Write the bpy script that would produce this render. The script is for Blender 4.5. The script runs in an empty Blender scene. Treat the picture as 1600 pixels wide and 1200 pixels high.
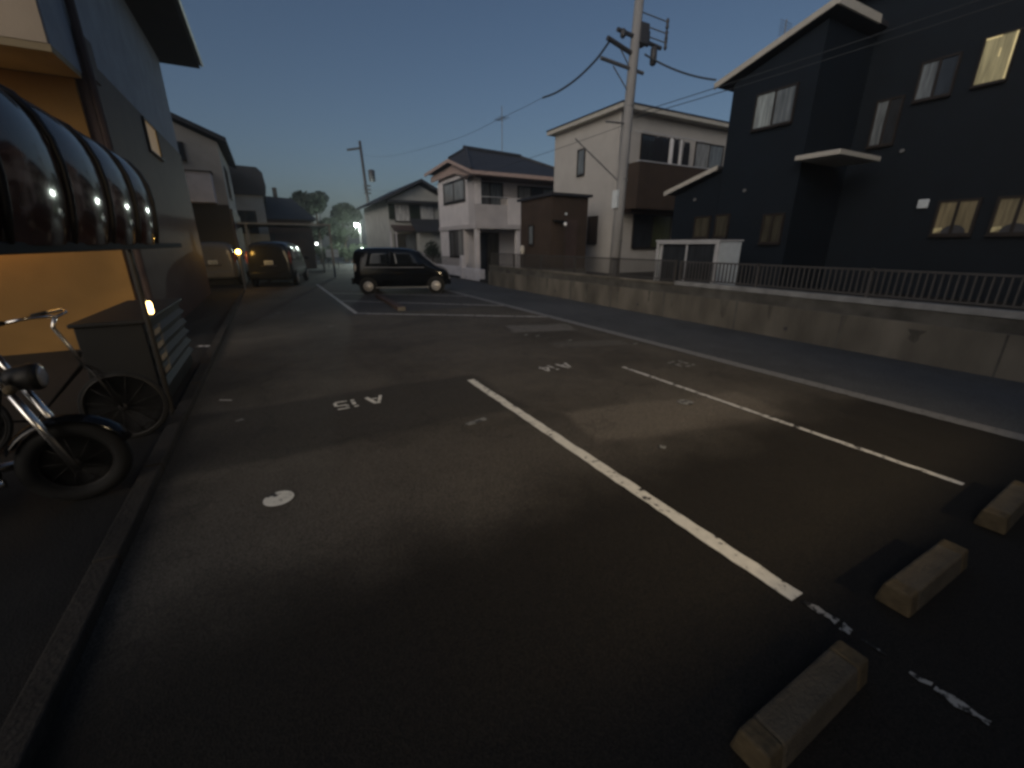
import bpy, math, random
from mathutils import Vector, Matrix
random.seed(7)
R = math.radians
S = bpy.context.scene
COL = S.collection

# ------------------------------------------------------------------ camera, sky, sun, exposure
cam = bpy.data.cameras.new('camera')
cam.sensor_fit = 'HORIZONTAL'; cam.sensor_width = 36.0
cam.lens = 36.0 * 660 / 1600
cam.clip_start = 0.05; cam.clip_end = 3000
camo = bpy.data.objects.new('camera', cam); COL.objects.link(camo)
camo.location = (0, 0, 1.75)
camo.rotation_euler = (R(90 - 18.357), 0, R(-28.908))
S.camera = camo

W = bpy.data.worlds.new('World'); S.world = W; W.use_nodes = True
wn = W.node_tree
bg = wn.nodes['Background']; bg.inputs['Strength'].default_value = 0.053
sky = wn.nodes.new('ShaderNodeTexSky'); sky.sky_type = 'NISHITA'; sky.sun_disc = False
SUN_EL, SUN_AZ = R(24), R(235)          # low afterglow, behind the camera to the left
sky.sun_elevation = SUN_EL; sky.sun_rotation = SUN_AZ
sky.air_density = 1.0; sky.dust_density = 3.0; sky.ozone_density = 2.6
wn.links.new(sky.outputs[0], bg.inputs['Color'])

sl = bpy.data.lights.new('sun', 'SUN'); sl.energy = 0.62; sl.angle = R(50); sl.color = (1.0, 0.92, 0.84)
slo = bpy.data.objects.new('sun', sl); COL.objects.link(slo)
slo.location = (-20, -14, 30)
slo.rotation_euler = Vector((-math.sin(SUN_AZ) * math.cos(SUN_EL), -math.cos(SUN_AZ) * math.cos(SUN_EL), -math.sin(SUN_EL))).to_track_quat('-Z', 'Y').to_euler()

S.view_settings.view_transform = 'Standard'; S.view_settings.look = 'None'
S.view_settings.exposure = 0.0; S.view_settings.gamma = 1.0
S.render.engine = 'CYCLES'
S.cycles.use_denoising = True
S.cycles.filter_width = 3.0
S.cycles.max_bounces = 5; S.cycles.diffuse_bounces = 3; S.cycles.glossy_bounces = 3
S.cycles.sample_clamp_indirect = 3.0

# ------------------------------------------------------------------ materials
def _nodes(name):
    m = bpy.data.materials.new(name); m.use_nodes = True
    return m, m.node_tree, m.node_tree.nodes['Principled BSDF']

def mat(name, col, rough=0.8, metal=0.0, var=0.15, scale=6.0, bump=0.0, bscale=40.0, spec=0.4, emit=None, estr=0.0, stretch=(1, 1, 1)):
    """painted, plastered or metal surface: base colour broken up by noise, with optional relief"""
    m, t, b = _nodes(name)
    b.inputs['Roughness'].default_value = rough; b.inputs['Metallic'].default_value = metal
    b.inputs['Specular IOR Level'].default_value = spec
    tc = t.nodes.new('ShaderNodeTexCoord'); mp = t.nodes.new('ShaderNodeMapping')
    mp.inputs['Scale'].default_value = stretch
    t.links.new(tc.outputs['Object'], mp.inputs[0])
    n = t.nodes.new('ShaderNodeTexNoise'); n.inputs['Scale'].default_value = scale; n.inputs['Detail'].default_value = 6
    t.links.new(mp.outputs[0], n.inputs['Vector'])
    cr = t.nodes.new('ShaderNodeValToRGB')
    lo = [c * (1 - var) for c in col]; hi = [min(1, c * (1 + var)) for c in col]
    cr.color_ramp.elements[0].position = 0.3; cr.color_ramp.elements[1].position = 0.7
    cr.color_ramp.elements[0].color = (*lo, 1); cr.color_ramp.elements[1].color = (*hi, 1)
    t.links.new(n.outputs[0], cr.inputs[0]); t.links.new(cr.outputs[0], b.inputs['Base Color'])
    if bump:
        n2 = t.nodes.new('ShaderNodeTexNoise'); n2.inputs['Scale'].default_value = bscale; n2.inputs['Detail'].default_value = 4
        t.links.new(mp.outputs[0], n2.inputs['Vector'])
        bp = t.nodes.new('ShaderNodeBump'); bp.inputs['Strength'].default_value = bump; bp.inputs['Distance'].default_value = 0.02
        t.links.new(n2.outputs[0], bp.inputs['Height']); t.links.new(bp.outputs[0], b.inputs['Normal'])
    if emit:
        b.inputs['Emission Color'].default_value = (*emit, 1); b.inputs['Emission Strength'].default_value = estr
    return m

def siding(name, col, period, axis='Z', rough=0.7, depth=0.5, var=0.12):
    """boards or ribs: a saw wave along one axis drives relief and a thin darker joint"""
    m, t, b = _nodes(name)
    b.inputs['Roughness'].default_value = rough; b.inputs['Specular IOR Level'].default_value = 0.3
    tc = t.nodes.new('ShaderNodeTexCoord')
    w = t.nodes.new('ShaderNodeTexWave'); w.wave_type = 'BANDS'; w.bands_direction = axis; w.wave_profile = 'SAW'
    w.inputs['Scale'].default_value = 0.314159 / period; w.inputs['Distortion'].default_value = 0
    t.links.new(tc.outputs['Object'], w.inputs[0])
    n = t.nodes.new('ShaderNodeTexNoise'); n.inputs['Scale'].default_value = 2.2; n.inputs['Detail'].default_value = 8
    t.links.new(tc.outputs['Object'], n.inputs[0])
    cr = t.nodes.new('ShaderNodeValToRGB')
    cr.color_ramp.elements[0].position = 0.3; cr.color_ramp.elements[1].position = 0.7
    cr.color_ramp.elements[0].color = (*[c * (1 - var) for c in col], 1); cr.color_ramp.elements[1].color = (*[min(1, c * (1 + var)) for c in col], 1)
    t.links.new(n.outputs[0], cr.inputs[0])
    t.links.new(cr.outputs[0], b.inputs['Base Color'])
    bp = t.nodes.new('ShaderNodeBump'); bp.inputs['Strength'].default_value = depth; bp.inputs['Distance'].default_value = 0.03
    t.links.new(w.outputs[1], bp.inputs['Height']); t.links.new(bp.outputs[0], b.inputs['Normal'])
    return m

def asphalt(name, a, c, stain=0.5):
    m, t, b = _nodes(name)
    b.inputs['Roughness'].default_value = 0.82; b.inputs['Specular IOR Level'].default_value = 0.35
    tc = t.nodes.new('ShaderNodeTexCoord')
    def noise(s, d=6):
        n = t.nodes.new('ShaderNodeTexNoise'); n.inputs['Scale'].default_value = s; n.inputs['Detail'].default_value = d
        t.links.new(tc.outputs['Object'], n.inputs[0]); return n
    big, mid, fine = noise(0.45, 5), noise(3.0, 8), noise(120, 2)
    mx = t.nodes.new('ShaderNodeMath'); mx.operation = 'MULTIPLY_ADD'; mx.inputs[1].default_value = 0.6
    t.links.new(mid.outputs[0], mx.inputs[0]); t.links.new(big.outputs[0], mx.inputs[2])
    cr = t.nodes.new('ShaderNodeValToRGB'); cr.color_ramp.elements[0].position = 0.6; cr.color_ramp.elements[1].position = 1.0
    cr.color_ramp.elements[0].color = (*a, 1); cr.color_ramp.elements[1].color = (*c, 1)
    t.links.new(mx.outputs[0], cr.inputs[0])
    sp = t.nodes.new('ShaderNodeValToRGB'); sp.color_ramp.elements[0].position = 0.35; sp.color_ramp.elements[1].position = 0.75
    sp.color_ramp.elements[0].color = (0.55, 0.55, 0.55, 1); sp.color_ramp.elements[1].color = (1.7, 1.65, 1.6, 1)
    t.links.new(fine.outputs[0], sp.inputs[0])
    mm = t.nodes.new('ShaderNodeMixRGB'); mm.blend_type = 'MULTIPLY'; mm.inputs[0].default_value = 1
    t.links.new(cr.outputs[0], mm.inputs[1]); t.links.new(sp.outputs[0], mm.inputs[2])
    t.links.new(mm.outputs[0], b.inputs['Base Color'])
    bp = t.nodes.new('ShaderNodeBump'); bp.inputs['Strength'].default_value = 0.5; bp.inputs['Distance'].default_value = 0.008
    t.links.new(fine.outputs[0], bp.inputs['Height']); t.links.new(bp.outputs[0], b.inputs['Normal'])
    return m

def paint(name, col, wear, scale=14.0, under=(0.035, 0.034, 0.033)):
    """thermoplastic road paint worn through to the asphalt in patches"""
    m, t, b = _nodes(name)
    b.inputs['Roughness'].default_value = 0.7
    tc = t.nodes.new('ShaderNodeTexCoord')
    n = t.nodes.new('ShaderNodeTexNoise'); n.inputs['Scale'].default_value = scale; n.inputs['Detail'].default_value = 9; n.inputs['Roughness'].default_value = 0.65
    t.links.new(tc.outputs['Object'], n.inputs[0])
    cr = t.nodes.new('ShaderNodeValToRGB')
    cr.color_ramp.elements[0].position = wear; cr.color_ramp.elements[0].color = (*under, 1)
    cr.color_ramp.elements[1].position = wear + 0.06; cr.color_ramp.elements[1].color = (*[c * 0.85 for c in col], 1)
    e = cr.color_ramp.elements.new(min(0.99, wear + 0.3)); e.color = (*col, 1)
    t.links.new(n.outputs[0], cr.inputs[0]); t.links.new(cr.outputs[0], b.inputs['Base Color'])
    return m

def glass(name, col=(0.02, 0.025, 0.03), rough=0.06, emit=None, estr=0.0, pleat=0.0):
    """window seen from outside at dusk: a dark or curtained pane with a sharp sky reflection"""
    m, t, b = _nodes(name)
    b.inputs['Roughness'].default_value = rough; b.inputs['Specular IOR Level'].default_value = 0.6
    tc = t.nodes.new('ShaderNodeTexCoord')
    w = t.nodes.new('ShaderNodeTexNoise'); w.inputs['Scale'].default_value = 5; w.inputs['Detail'].default_value = 3
    mp = t.nodes.new('ShaderNodeMapping'); mp.inputs['Scale'].default_value = (4, 4, 0.35)
    t.links.new(tc.outputs['Object'], mp.inputs[0]); t.links.new(mp.outputs[0], w.inputs['Vector'])
    cr = t.nodes.new('ShaderNodeValToRGB'); cr.color_ramp.elements[0].position = 0.35; cr.color_ramp.elements[1].position = 0.65
    k = 0.35 if pleat == 0 else pleat
    cr.color_ramp.elements[0].color = (*[c * (1 - k) for c in col], 1); cr.color_ramp.elements[1].color = (*[min(1, c * (1 + k)) for c in col], 1)
    t.links.new(w.outputs[0], cr.inputs[0]); t.links.new(cr.outputs[0], b.inputs['Base Color'])
    if emit:
        ce = t.nodes.new('ShaderNodeValToRGB'); ce.color_ramp.elements[0].position = 0.3; ce.color_ramp.elements[1].position = 0.7
        ce.color_ramp.elements[0].color = (*[c * 0.65 for c in emit], 1); ce.color_ramp.elements[1].color = (*[c * 1.25 for c in emit], 1)
        t.links.new(w.outputs[0], ce.inputs[0]); t.links.new(ce.outputs[0], b.inputs['Emission Color'])
        b.inputs['Emission Strength'].default_value = estr
    return m

def lampmat(name, col, s):
    m, t, b = _nodes(name)
    b.inputs['Base Color'].default_value = (0.8, 0.8, 0.8, 1)
    b.inputs['Emission Color'].default_value = (*col, 1); b.inputs['Emission Strength'].default_value = s
    return m

M = {}
M['ground'] = asphalt('ground', (0.03, 0.03, 0.03), (0.05, 0.048, 0.045))
def lot_asphalt(name, base_lo, base_hi, near_dark, patches):
    """car park asphalt: older grey surface, darker strip near the wheel stops, squarish repairs, paler and darker bands, hairline cracks and oil spots"""
    m, t, b = _nodes(name); L = t.links.new; N = t.nodes.new
    b.inputs['Specular IOR Level'].default_value = 0.3
    tc = N('ShaderNodeTexCoord'); xyz = N('ShaderNodeSeparateXYZ'); L(tc.outputs['Object'], xyz.inputs[0])
    def noise(s, d=6, rough=0.55):
        n = N('ShaderNodeTexNoise'); n.inputs['Scale'].default_value = s; n.inputs['Detail'].default_value = d; n.inputs['Roughness'].default_value = rough
        L(tc.outputs['Object'], n.inputs[0]); return n.outputs[0]
    def math_(op, a, c=None, d=None):
        n = N('ShaderNodeMath'); n.operation = op
        for i, v in enumerate((a, c, d)):
            if v is None: continue
            if isinstance(v, (int, float)): n.inputs[i].default_value = v
            else: L(v, n.inputs[i])
        return n.outputs[0]
    def smooth(v, lo, hi):
        n = N('ShaderNodeMapRange'); n.interpolation_type = 'SMOOTHSTEP'; n.inputs['From Min'].default_value = lo; n.inputs['From Max'].default_value = hi
        L(v, n.inputs['Value']); return n.outputs['Result']
    def mix(f, a, c, mode='MIX'):
        n = N('ShaderNodeMixRGB'); n.blend_type = mode
        if isinstance(f, (int, float)): n.inputs[0].default_value = f
        else: L(f, n.inputs[0])
        for i, v in ((1, a), (2, c)):
            if isinstance(v, tuple): n.inputs[i].default_value = (*v, 1)
            else: L(v, n.inputs[i])
        return n.outputs[0]
    big, mid, fine = noise(0.5, 6), noise(2.6, 9, 0.65), noise(140, 2)
    wob = math_('MULTIPLY', math_('SUBTRACT', noise(1.4, 7, 0.6), 0.5), 0.9)
    col = mix(smooth(math_('MULTIPLY_ADD', mid, 0.6, big), 0.55, 1.0), base_lo, base_hi)
    for (cx, cy, hx, hy, rot, amt, colr) in patches:
        dx, dy = math_('SUBTRACT', xyz.outputs[0], cx), math_('SUBTRACT', xyz.outputs[1], cy); c, s_ = math.cos(rot), math.sin(rot)
        u = math_('ADD', math_('MULTIPLY', dx, c), math_('MULTIPLY', dy, s_)); v = math_('SUBTRACT', math_('MULTIPLY', dy, c), math_('MULTIPLY', dx, s_))
        d = math_('MAXIMUM', math_('SUBTRACT', math_('ABSOLUTE', u), hx), math_('SUBTRACT', math_('ABSOLUTE', v), hy))
        d = math_('ADD', d, math_('MULTIPLY', wob, 0.35))
        f = math_('MULTIPLY', math_('SUBTRACT', 1.0, smooth(d, -0.10, 0.05)), amt)
        col = mix(f, col, colr)
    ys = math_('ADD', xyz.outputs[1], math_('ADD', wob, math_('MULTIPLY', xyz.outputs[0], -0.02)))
    col = mix(math_('MULTIPLY', math_('SUBTRACT', 1.0, smooth(ys, 1.75, 2.65)), 0.95), col, near_dark)  # near end of the lot mixed towards a darker tone
    # cracks and spots
    vo = N('ShaderNodeTexVoronoi'); vo.feature = 'DISTANCE_TO_EDGE'; vo.inputs['Scale'].default_value = 0.42
    va = N('ShaderNodeVectorMath'); va.operation = 'ADD'; nn = N('ShaderNodeTexNoise'); nn.inputs['Scale'].default_value = 2.2; nn.inputs['Detail'].default_value = 8
    L(tc.outputs['Object'], nn.inputs[0]); sc = N('ShaderNodeVectorMath'); sc.operation = 'SCALE'; sc.inputs['Scale'].default_value = 0.9; L(nn.outputs['Color'], sc.inputs[0])
    L(tc.outputs['Object'], va.inputs[0]); L(sc.outputs[0], va.inputs[1]); L(va.outputs[0], vo.inputs['Vector'])
    crack = math_('MULTIPLY', math_('SUBTRACT', 1.0, smooth(vo.outputs['Distance'], 0.002, 0.012)), 0.22)
    col = mix(crack, col, (0.008, 0.008, 0.008))
    oil = math_('MULTIPLY', smooth(noise(1.9, 3), 0.66, 0.76), 0.2)
    col = mix(oil, col, (0.014, 0.013, 0.012))
    sp = N('ShaderNodeValToRGB'); sp.color_ramp.elements[0].position = 0.35; sp.color_ramp.elements[1].position = 0.72
    sp.color_ramp.elements[0].color = (0.5, 0.5, 0.5, 1); sp.color_ramp.elements[1].color = (1.8, 1.75, 1.7, 1); L(fine, sp.inputs[0])
    col = mix(1.0, col, sp.outputs[0], 'MULTIPLY')
    L(col, b.inputs['Base Color'])
    L(math_('MULTIPLY_ADD', mid, 0.25, 0.68), b.inputs['Roughness'])
    bp = N('ShaderNodeBump'); bp.inputs['Strength'].default_value = 0.6; bp.inputs['Distance'].default_value = 0.008
    L(fine, bp.inputs['Height']); L(bp.outputs[0], b.inputs['Normal'])
    return m
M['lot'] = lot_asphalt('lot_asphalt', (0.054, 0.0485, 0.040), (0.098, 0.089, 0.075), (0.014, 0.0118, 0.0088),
    [(0.6, 4.55, 1.7, 0.75, 0.0, 0.75, (0.040, 0.037, 0.032)), (3.6, 2.85, 1.2, 0.42, -0.22, 0.9, (0.135, 0.121, 0.102)), (0.9, 2.95, 1.6, 0.55, -0.05, 0.5, (0.09, 0.081, 0.069)),
     (5.0, 7.72, 0.72, 0.42, -0.33, 0.8, (0.16, 0.155, 0.145)), (4.95, 5.98, 0.72, 0.24, -0.33, 0.6, (0.12, 0.115, 0.105)), (3.8, 14.0, 2.3, 2.6, 0.0, 0.6, (0.06, 0.064, 0.07))])
M['road'] = asphalt('road_asphalt', (0.055, 0.06, 0.067), (0.082, 0.088, 0.097))
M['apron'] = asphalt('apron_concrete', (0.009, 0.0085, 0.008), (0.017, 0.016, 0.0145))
M['kerb'] = mat('dark_kerb', (0.026, 0.022, 0.018), 0.9, var=0.5, scale=3, bump=0.5)  # base colour darkened to stand in for lens falloff at frame left
M['paint'] = paint('white_line_paint', (0.80, 0.78, 0.70), 0.36)
M['paint_thin'] = paint('thin_line_paint', (0.62, 0.61, 0.58), 0.40)
M['paint_old'] = paint('worn_line_paint', (0.45, 0.43, 0.38), 0.47, 24, (0.016, 0.014, 0.011))
M['paint_edge'] = paint('edge_line_paint', (0.20, 0.20, 0.197), 0.34, 20)
M['paint_faint'] = paint('faint_paint', (0.30, 0.30, 0.28), 0.45)
M['concrete'] = mat('concrete', (0.135, 0.121, 0.099), 0.9, var=0.45, scale=1.6, bump=0.4, bscale=60, stretch=(1, 1, 0.35))
M['concrete_dark'] = mat('stained_concrete', (0.085, 0.08, 0.07), 0.9, var=0.45, scale=2.5, bump=0.4)
M['concrete_light'] = mat('coping_concrete', (0.25, 0.25, 0.245), 0.85, var=0.25, scale=5, bump=0.3)
M['streak'] = mat('damp_streak', (0.10, 0.092, 0.076), 0.85, var=0.5, scale=5, stretch=(1, 1, 0.3))
M['stop'] = mat('wheel_stop_concrete', (0.105, 0.086, 0.060), 0.9, var=0.22, scale=9, bump=0.6, bscale=80)
M['stop_yellow'] = mat('worn_yellow_end', (0.10, 0.074, 0.040), 0.85, var=0.25, scale=25, bump=0.4)
M['navy'] = siding('navy_siding', (0.0065, 0.0115, 0.0185), 0.18, 'Z', 0.6, 0.35)
M['trim'] = mat('cream_trim', (0.52, 0.49, 0.43), 0.6, var=0.08)
M['roof_dark'] = siding('dark_roof_sheet', (0.035, 0.036, 0.042), 0.25, 'X', 0.55, 0.5)
M['tile'] = siding('grey_roof_tiles', (0.047, 0.048, 0.053), 0.28, 'Y', 0.5, 0.9)
M['cream'] = siding('cream_siding', (0.51, 0.485, 0.45), 0.16, 'Z', 0.85, 0.12, 0.06)
M['brown'] = siding('brown_siding', (0.068, 0.048, 0.036), 0.14, 'Z', 0.7, 0.4)
M['brown_dark'] = siding('dark_brown_siding', (0.088, 0.060, 0.052), 0.16, 'Z', 0.7, 0.4)
M['pink'] = mat('pink_plaster', (0.79, 0.74, 0.72), 0.9, var=0.07, scale=2, bump=0.25, bscale=70)
M['pink_grey'] = mat('grey_pink_plaster', (0.57, 0.53, 0.515), 0.9, var=0.07, scale=2, bump=0.2)
M['salmon'] = mat('salmon_fascia', (0.47, 0.35, 0.30), 0.6, var=0.1)
M['white_wall'] = mat('white_plaster', (0.72, 0.69, 0.70), 0.85, var=0.1, scale=3, bump=0.2)
M['offwhite'] = mat('offwhite_plaster', (0.40, 0.38, 0.35), 0.9, var=0.1, scale=2, bump=0.2)
M['sage'] = mat('sage_plaster', (0.50, 0.50, 0.46), 0.9, var=0.12, scale=1.5, bump=0.2)
M['bluegrey'] = siding('blue_grey_siding', (0.30, 0.32, 0.36), 0.2, 'Z', 0.8, 0.15)
M['warm_lit'] = mat('warm_lit_panel', (0.44, 0.35, 0.255), 0.8, var=0.08, scale=2, bump=0.15)  # balcony siding recoloured as if lit by a warm lamp
M['tan'] = mat('tan_plaster', (0.30, 0.165, 0.048), 0.9, var=0.12, scale=1.6, bump=0.25, bscale=50)
M['soffit'] = siding('soffit_boards', (0.30, 0.23, 0.13), 0.15, 'Y', 0.7, 0.3)
M['dark_eave'] = siding('dark_eave_boards', (0.035, 0.033, 0.03), 0.12, 'Y', 0.7, 0.4)
M['alu'] = mat('aluminium', (0.58, 0.58, 0.59), 0.5, 0.2, var=0.1)
M['bronze'] = mat('bronze_frame', (0.035, 0.028, 0.025), 0.45, 0.3, var=0.1)
M['fence'] = mat('fence_grey', (0.085, 0.08, 0.077), 0.6, 0.2, var=0.1)
M['fence_dark'] = mat('fence_brown', (0.075, 0.07, 0.066), 0.6, 0.2, var=0.1)
M['pole'] = mat('pole_concrete', (0.29, 0.285, 0.28), 0.9, var=0.15, scale=3, bump=0.3, stretch=(1, 1, 0.3))
M['steel'] = mat('galvanised_steel', (0.22, 0.22, 0.22), 0.5, 0.5, var=0.15)
M['dark_steel'] = mat('tarnished_steel', (0.032, 0.03, 0.028), 0.45, 0.5, var=0.2)
M['wire'] = mat('wire_black', (0.05, 0.055, 0.06), 0.6, var=0.1)
M['insul'] = mat('dark_fitting', (0.06, 0.06, 0.065), 0.5, var=0.1)
M['rubber'] = mat('black_rubber', (0.006, 0.006, 0.006), 0.8, var=0.2)
M['black'] = mat('black_plastic', (0.007, 0.007, 0.007), 0.6, var=0.15)
M['chrome'] = mat('chrome', (0.75, 0.72, 0.68), 0.22, 1.0, var=0.05)
M['hubcap'] = mat('silver_hubcap', (0.50, 0.48, 0.46), 0.4, 0.4, var=0.06)
M['carblack'] = mat('black_car_paint', (0.004, 0.0045, 0.006), 0.12, 0.0, var=0.05, spec=0.32)
M['cardark'] = mat('dark_car_paint', (0.025, 0.026, 0.026), 0.2, 0.0, var=0.05, spec=0.5)
M['carwhite'] = mat('white_car_paint', (0.17, 0.168, 0.16), 0.25, 0.0, var=0.04, spec=0.5)
M['carglass'] = glass('car_glass', (0.006, 0.007, 0.008), 0.05)
M['plate'] = mat('plate_white', (0.65, 0.66, 0.62), 0.5, var=0.05)
M['plate_ink'] = mat('plate_ink', (0.04, 0.09, 0.06), 0.5, var=0.05)
M['tail'] = mat('tail_lens', (0.28, 0.06, 0.04), 0.15, var=0.1, spec=0.8)
M['headl'] = mat('head_lens', (0.5, 0.5, 0.5), 0.1, 0.3, var=0.05, spec=0.8)
M['glass'] = glass('dark_window', (0.03, 0.034, 0.04))
M['curtain'] = glass('curtained_window', (0.26, 0.26, 0.25), 0.12)
M['frosted'] = glass('frosted_window', (0.17, 0.19, 0.20), 0.25)
M['frosted_pale'] = glass('pale_frosted_window', (0.34, 0.38, 0.38), 0.3)
M['pale_blind'] = glass('pale_blind_window', (0.6, 0.6, 0.58), 0.4)
M['green_pane'] = glass('green_curtain_window', (0.075, 0.085, 0.045), 0.12)
M['dim_pane'] = glass('dim_window', (0.06, 0.055, 0.04), 0.2)
M['warm_pane'] = glass('warm_lit_window', (0.3, 0.25, 0.12), 0.3, (0.52, 0.46, 0.27), 0.23, 0.3)
M['warm_bright'] = glass('warm_lit_edge', (0.3, 0.25, 0.12), 0.3, (1.0, 0.80, 0.40), 0.5, 0.3)
M['warm_low'] = glass('warm_lit_low_window', (0.2, 0.16, 0.09), 0.3, (0.52, 0.44, 0.26), 0.036, 0.3)
M['warm_dim'] = glass('dim_warm_edge', (0.3, 0.25, 0.12), 0.3, (0.9, 0.75, 0.42), 0.13, 0.2)
M['amber_pane'] = glass('amber_lit_window', (0.25, 0.16, 0.06), 0.3, (0.70, 0.40, 0.12), 0.16, 0.3)
M['poly'] = mat('smoked_polycarbonate', (0.060, 0.027, 0.019), 0.10, 0.0, var=0.45, scale=3, spec=0.22)
M['rib'] = mat('dark_rib', (0.012, 0.010, 0.009), 0.45, var=0.1)
M['leaf'] = mat('leaves', (0.035, 0.05, 0.027), 0.7, var=0.5, scale=3)
M['leaf_dark'] = mat('dark_leaves', (0.020, 0.030, 0.018), 0.7, var=0.5, scale=3)
M['bark'] = mat('bark', (0.08, 0.06, 0.045), 0.9, var=0.3, bump=0.5)
M['signw'] = mat('sign_white', (0.66, 0.71, 0.73), 0.6, var=0.08)
M['cloth_white'] = mat('white_laundry', (0.8, 0.79, 0.78), 0.9, var=0.05)
M['cloth_dark'] = mat('dark_laundry', (0.012, 0.013, 0.018), 0.9, var=0.2)
M['lamp_white'] = lampmat('white_lamp', (0.86, 1.0, 0.88), 130)
M['lamp_small'] = lampmat('small_white_lamp', (0.95, 1.0, 0.95), 9)
M['lamp_amber'] = lampmat('amber_lamp', (1.0, 0.52, 0.09), 30)
M['lamp_warm'] = lampmat('warm_lamp', (1.0, 0.62, 0.22), 14)

# ------------------------------------------------------------------ mesh building
class MB:
    def __init__(self): self.v = []; self.f = []
    def add(self, vs, fs):
        n = len(self.v); self.v += [tuple(p) for p in vs]; self.f += [tuple(i + n for i in f) for f in fs]; return self
    def box(self, x0, x1, y0, y1, z0, z1):
        x0, x1 = min(x0, x1), max(x0, x1); y0, y1 = min(y0, y1), max(y0, y1); z0, z1 = min(z0, z1), max(z0, z1)
        return self.add([(x0, y0, z0), (x1, y0, z0), (x1, y1, z0), (x0, y1, z0), (x0, y0, z1), (x1, y0, z1), (x1, y1, z1), (x0, y1, z1)],
                        [(0, 3, 2, 1), (4, 5, 6, 7), (0, 1, 5, 4), (1, 2, 6, 5), (2, 3, 7, 6), (3, 0, 4, 7)])
    def prism(self, pts, d):
        """closed polygon pts (3D) extruded by vector d"""
        n = len(pts); a = [Vector(p) for p in pts]; d = Vector(d)
        nrm = Vector((0, 0, 0))
        for i in range(n): nrm += a[i].cross(a[(i + 1) % n])
        if nrm.dot(d) > 0: a.reverse()
        b = [p + d for p in a]
        fs = [tuple(range(n)), tuple(range(2 * n - 1, n - 1, -1))]
        for i in range(n):
            j = (i + 1) % n; fs.append((i, i + n, j + n, j))
        return self.add(a + b, fs)
    def tube(self, pts, r, n=8, r2=None):
        pts = [Vector(p) for p in pts]; k = len(pts); vs = []
        for i, p in enumerate(pts):
            d = (pts[min(i + 1, k - 1)] - pts[max(i - 1, 0)]).normalized()
            up = Vector((0, 0, 1)) if abs(d.z) < 0.9 else Vector((1, 0, 0))
            a = d.cross(up).normalized(); b = a.cross(d)
            rr = r if r2 is None else r + (r2 - r) * i / (k - 1)
            for j in range(n):
                t = 2 * math.pi * j / n; vs.append(p + a * rr * math.cos(t) + b * rr * math.sin(t))
        fs = []
        for i in range(k - 1):
            for j in range(n):
                q = (j + 1) % n; fs.append((i * n + j, i * n + q, (i + 1) * n + q, (i + 1) * n + j))
        fs.append(tuple(range(n - 1, -1, -1))); fs.append(tuple(range((k - 1) * n, k * n)))
        return self.add(vs, fs)
    def lathe(self, prof, c, axis=(0, 0, 1), n=24):
        """prof: (radius, along) pairs round axis through c"""
        ax = Vector(axis).normalized(); up = Vector((0, 0, 1)) if abs(ax.z) < 0.9 else Vector((1, 0, 0))
        a = ax.cross(up).normalized(); b = ax.cross(a); c = Vector(c); vs = []
        for r, h in prof:
            for j in range(n):
                t = 2 * math.pi * j / n; vs.append(c + ax * h + a * r * math.cos(t) + b * r * math.sin(t))
        fs = []; k = len(prof)
        for i in range(k - 1):
            for j in range(n):
                q = (j + 1) % n; fs.append((i * n + j, i * n + q, (i + 1) * n + q, (i + 1) * n + j))
        fs.append(tuple(range(n - 1, -1, -1))); fs.append(tuple(range((k - 1) * n, k * n)))
        return self.add(vs, fs)
    def ball(self, c, r, n=12, sx=1, sy=1, sz=1):
        c = Vector(c); vs = [c + Vector((0, 0, r * sz))]; fs = []; m = max(4, n // 2)
        for i in range(1, m):
            p = math.pi * i / m
            for j in range(n):
                t = 2 * math.pi * j / n
                vs.append(c + Vector((r * sx * math.sin(p) * math.cos(t), r * sy * math.sin(p) * math.sin(t), r * sz * math.cos(p))))
        vs.append(c - Vector((0, 0, r * sz)))
        for j in range(n): fs.append((0, 1 + j, 1 + (j + 1) % n))
        for i in range(m - 2):
            for j in range(n):
                q = (j + 1) % n; fs.append((1 + i * n + j, 1 + (i + 1) * n + j, 1 + (i + 1) * n + q, 1 + i * n + q))
        l = len(vs) - 1; o = 1 + (m - 2) * n
        for j in range(n): fs.append((l, o + (j + 1) % n, o + j))
        return self.add(vs, fs)
    def build(self, name, m, parent=None, bevel=0, smooth=False, sub=0):
        off = ROOT.get(parent.name, Vector((0, 0, 0))) if parent else Vector((0, 0, 0))
        me = bpy.data.meshes.new(name)
        me.from_pydata([tuple(Vector(p) - off) for p in self.v], [], self.f); me.update()
        me.materials.append(M[m] if isinstance(m, str) else m)
        o = bpy.data.objects.new(name, me); COL.objects.link(o)
        if parent: o.parent = parent
        ROOT[o.name] = off
        if smooth or sub:
            for p in me.polygons: p.use_smooth = True
        if bevel:
            b = o.modifiers.new('bevel', 'BEVEL'); b.width = bevel; b.segments = 2; b.limit_method = 'ANGLE'
        if sub:
            s = o.modifiers.new('sub', 'SUBSURF'); s.levels = sub; s.render_levels = sub
        return o

ROOT = {}
def tag(o, label, cat, group=None):
    o['label'] = label; o['category'] = cat
    if group: o['group'] = group
    return o
def thing(name, loc, label, cat, group=None, local=False, rz=0):
    """Empty at a thing's base; its parts are given in world metres, or in the thing's own axes when local"""
    o = bpy.data.objects.new(name, None); COL.objects.link(o); o.empty_display_size = 0.2
    o.location = loc; o.rotation_euler = (0, 0, rz)
    ROOT[o.name] = Vector((0, 0, 0)) if local else Vector(loc)
    return tag(o, label, cat, group)
def struct(o): o['kind'] = 'structure'; return o
def copy_tree(o, parent=None):
    c = o.copy(); COL.objects.link(c)
    if parent: c.parent = parent
    for ch in list(o.children): copy_tree(ch, c)
    return c
def sheet(name, pts, z, m):
    return struct(MB().add([(x, y, z) for x, y in pts], [tuple(range(len(pts)))]).build(name, m))

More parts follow.
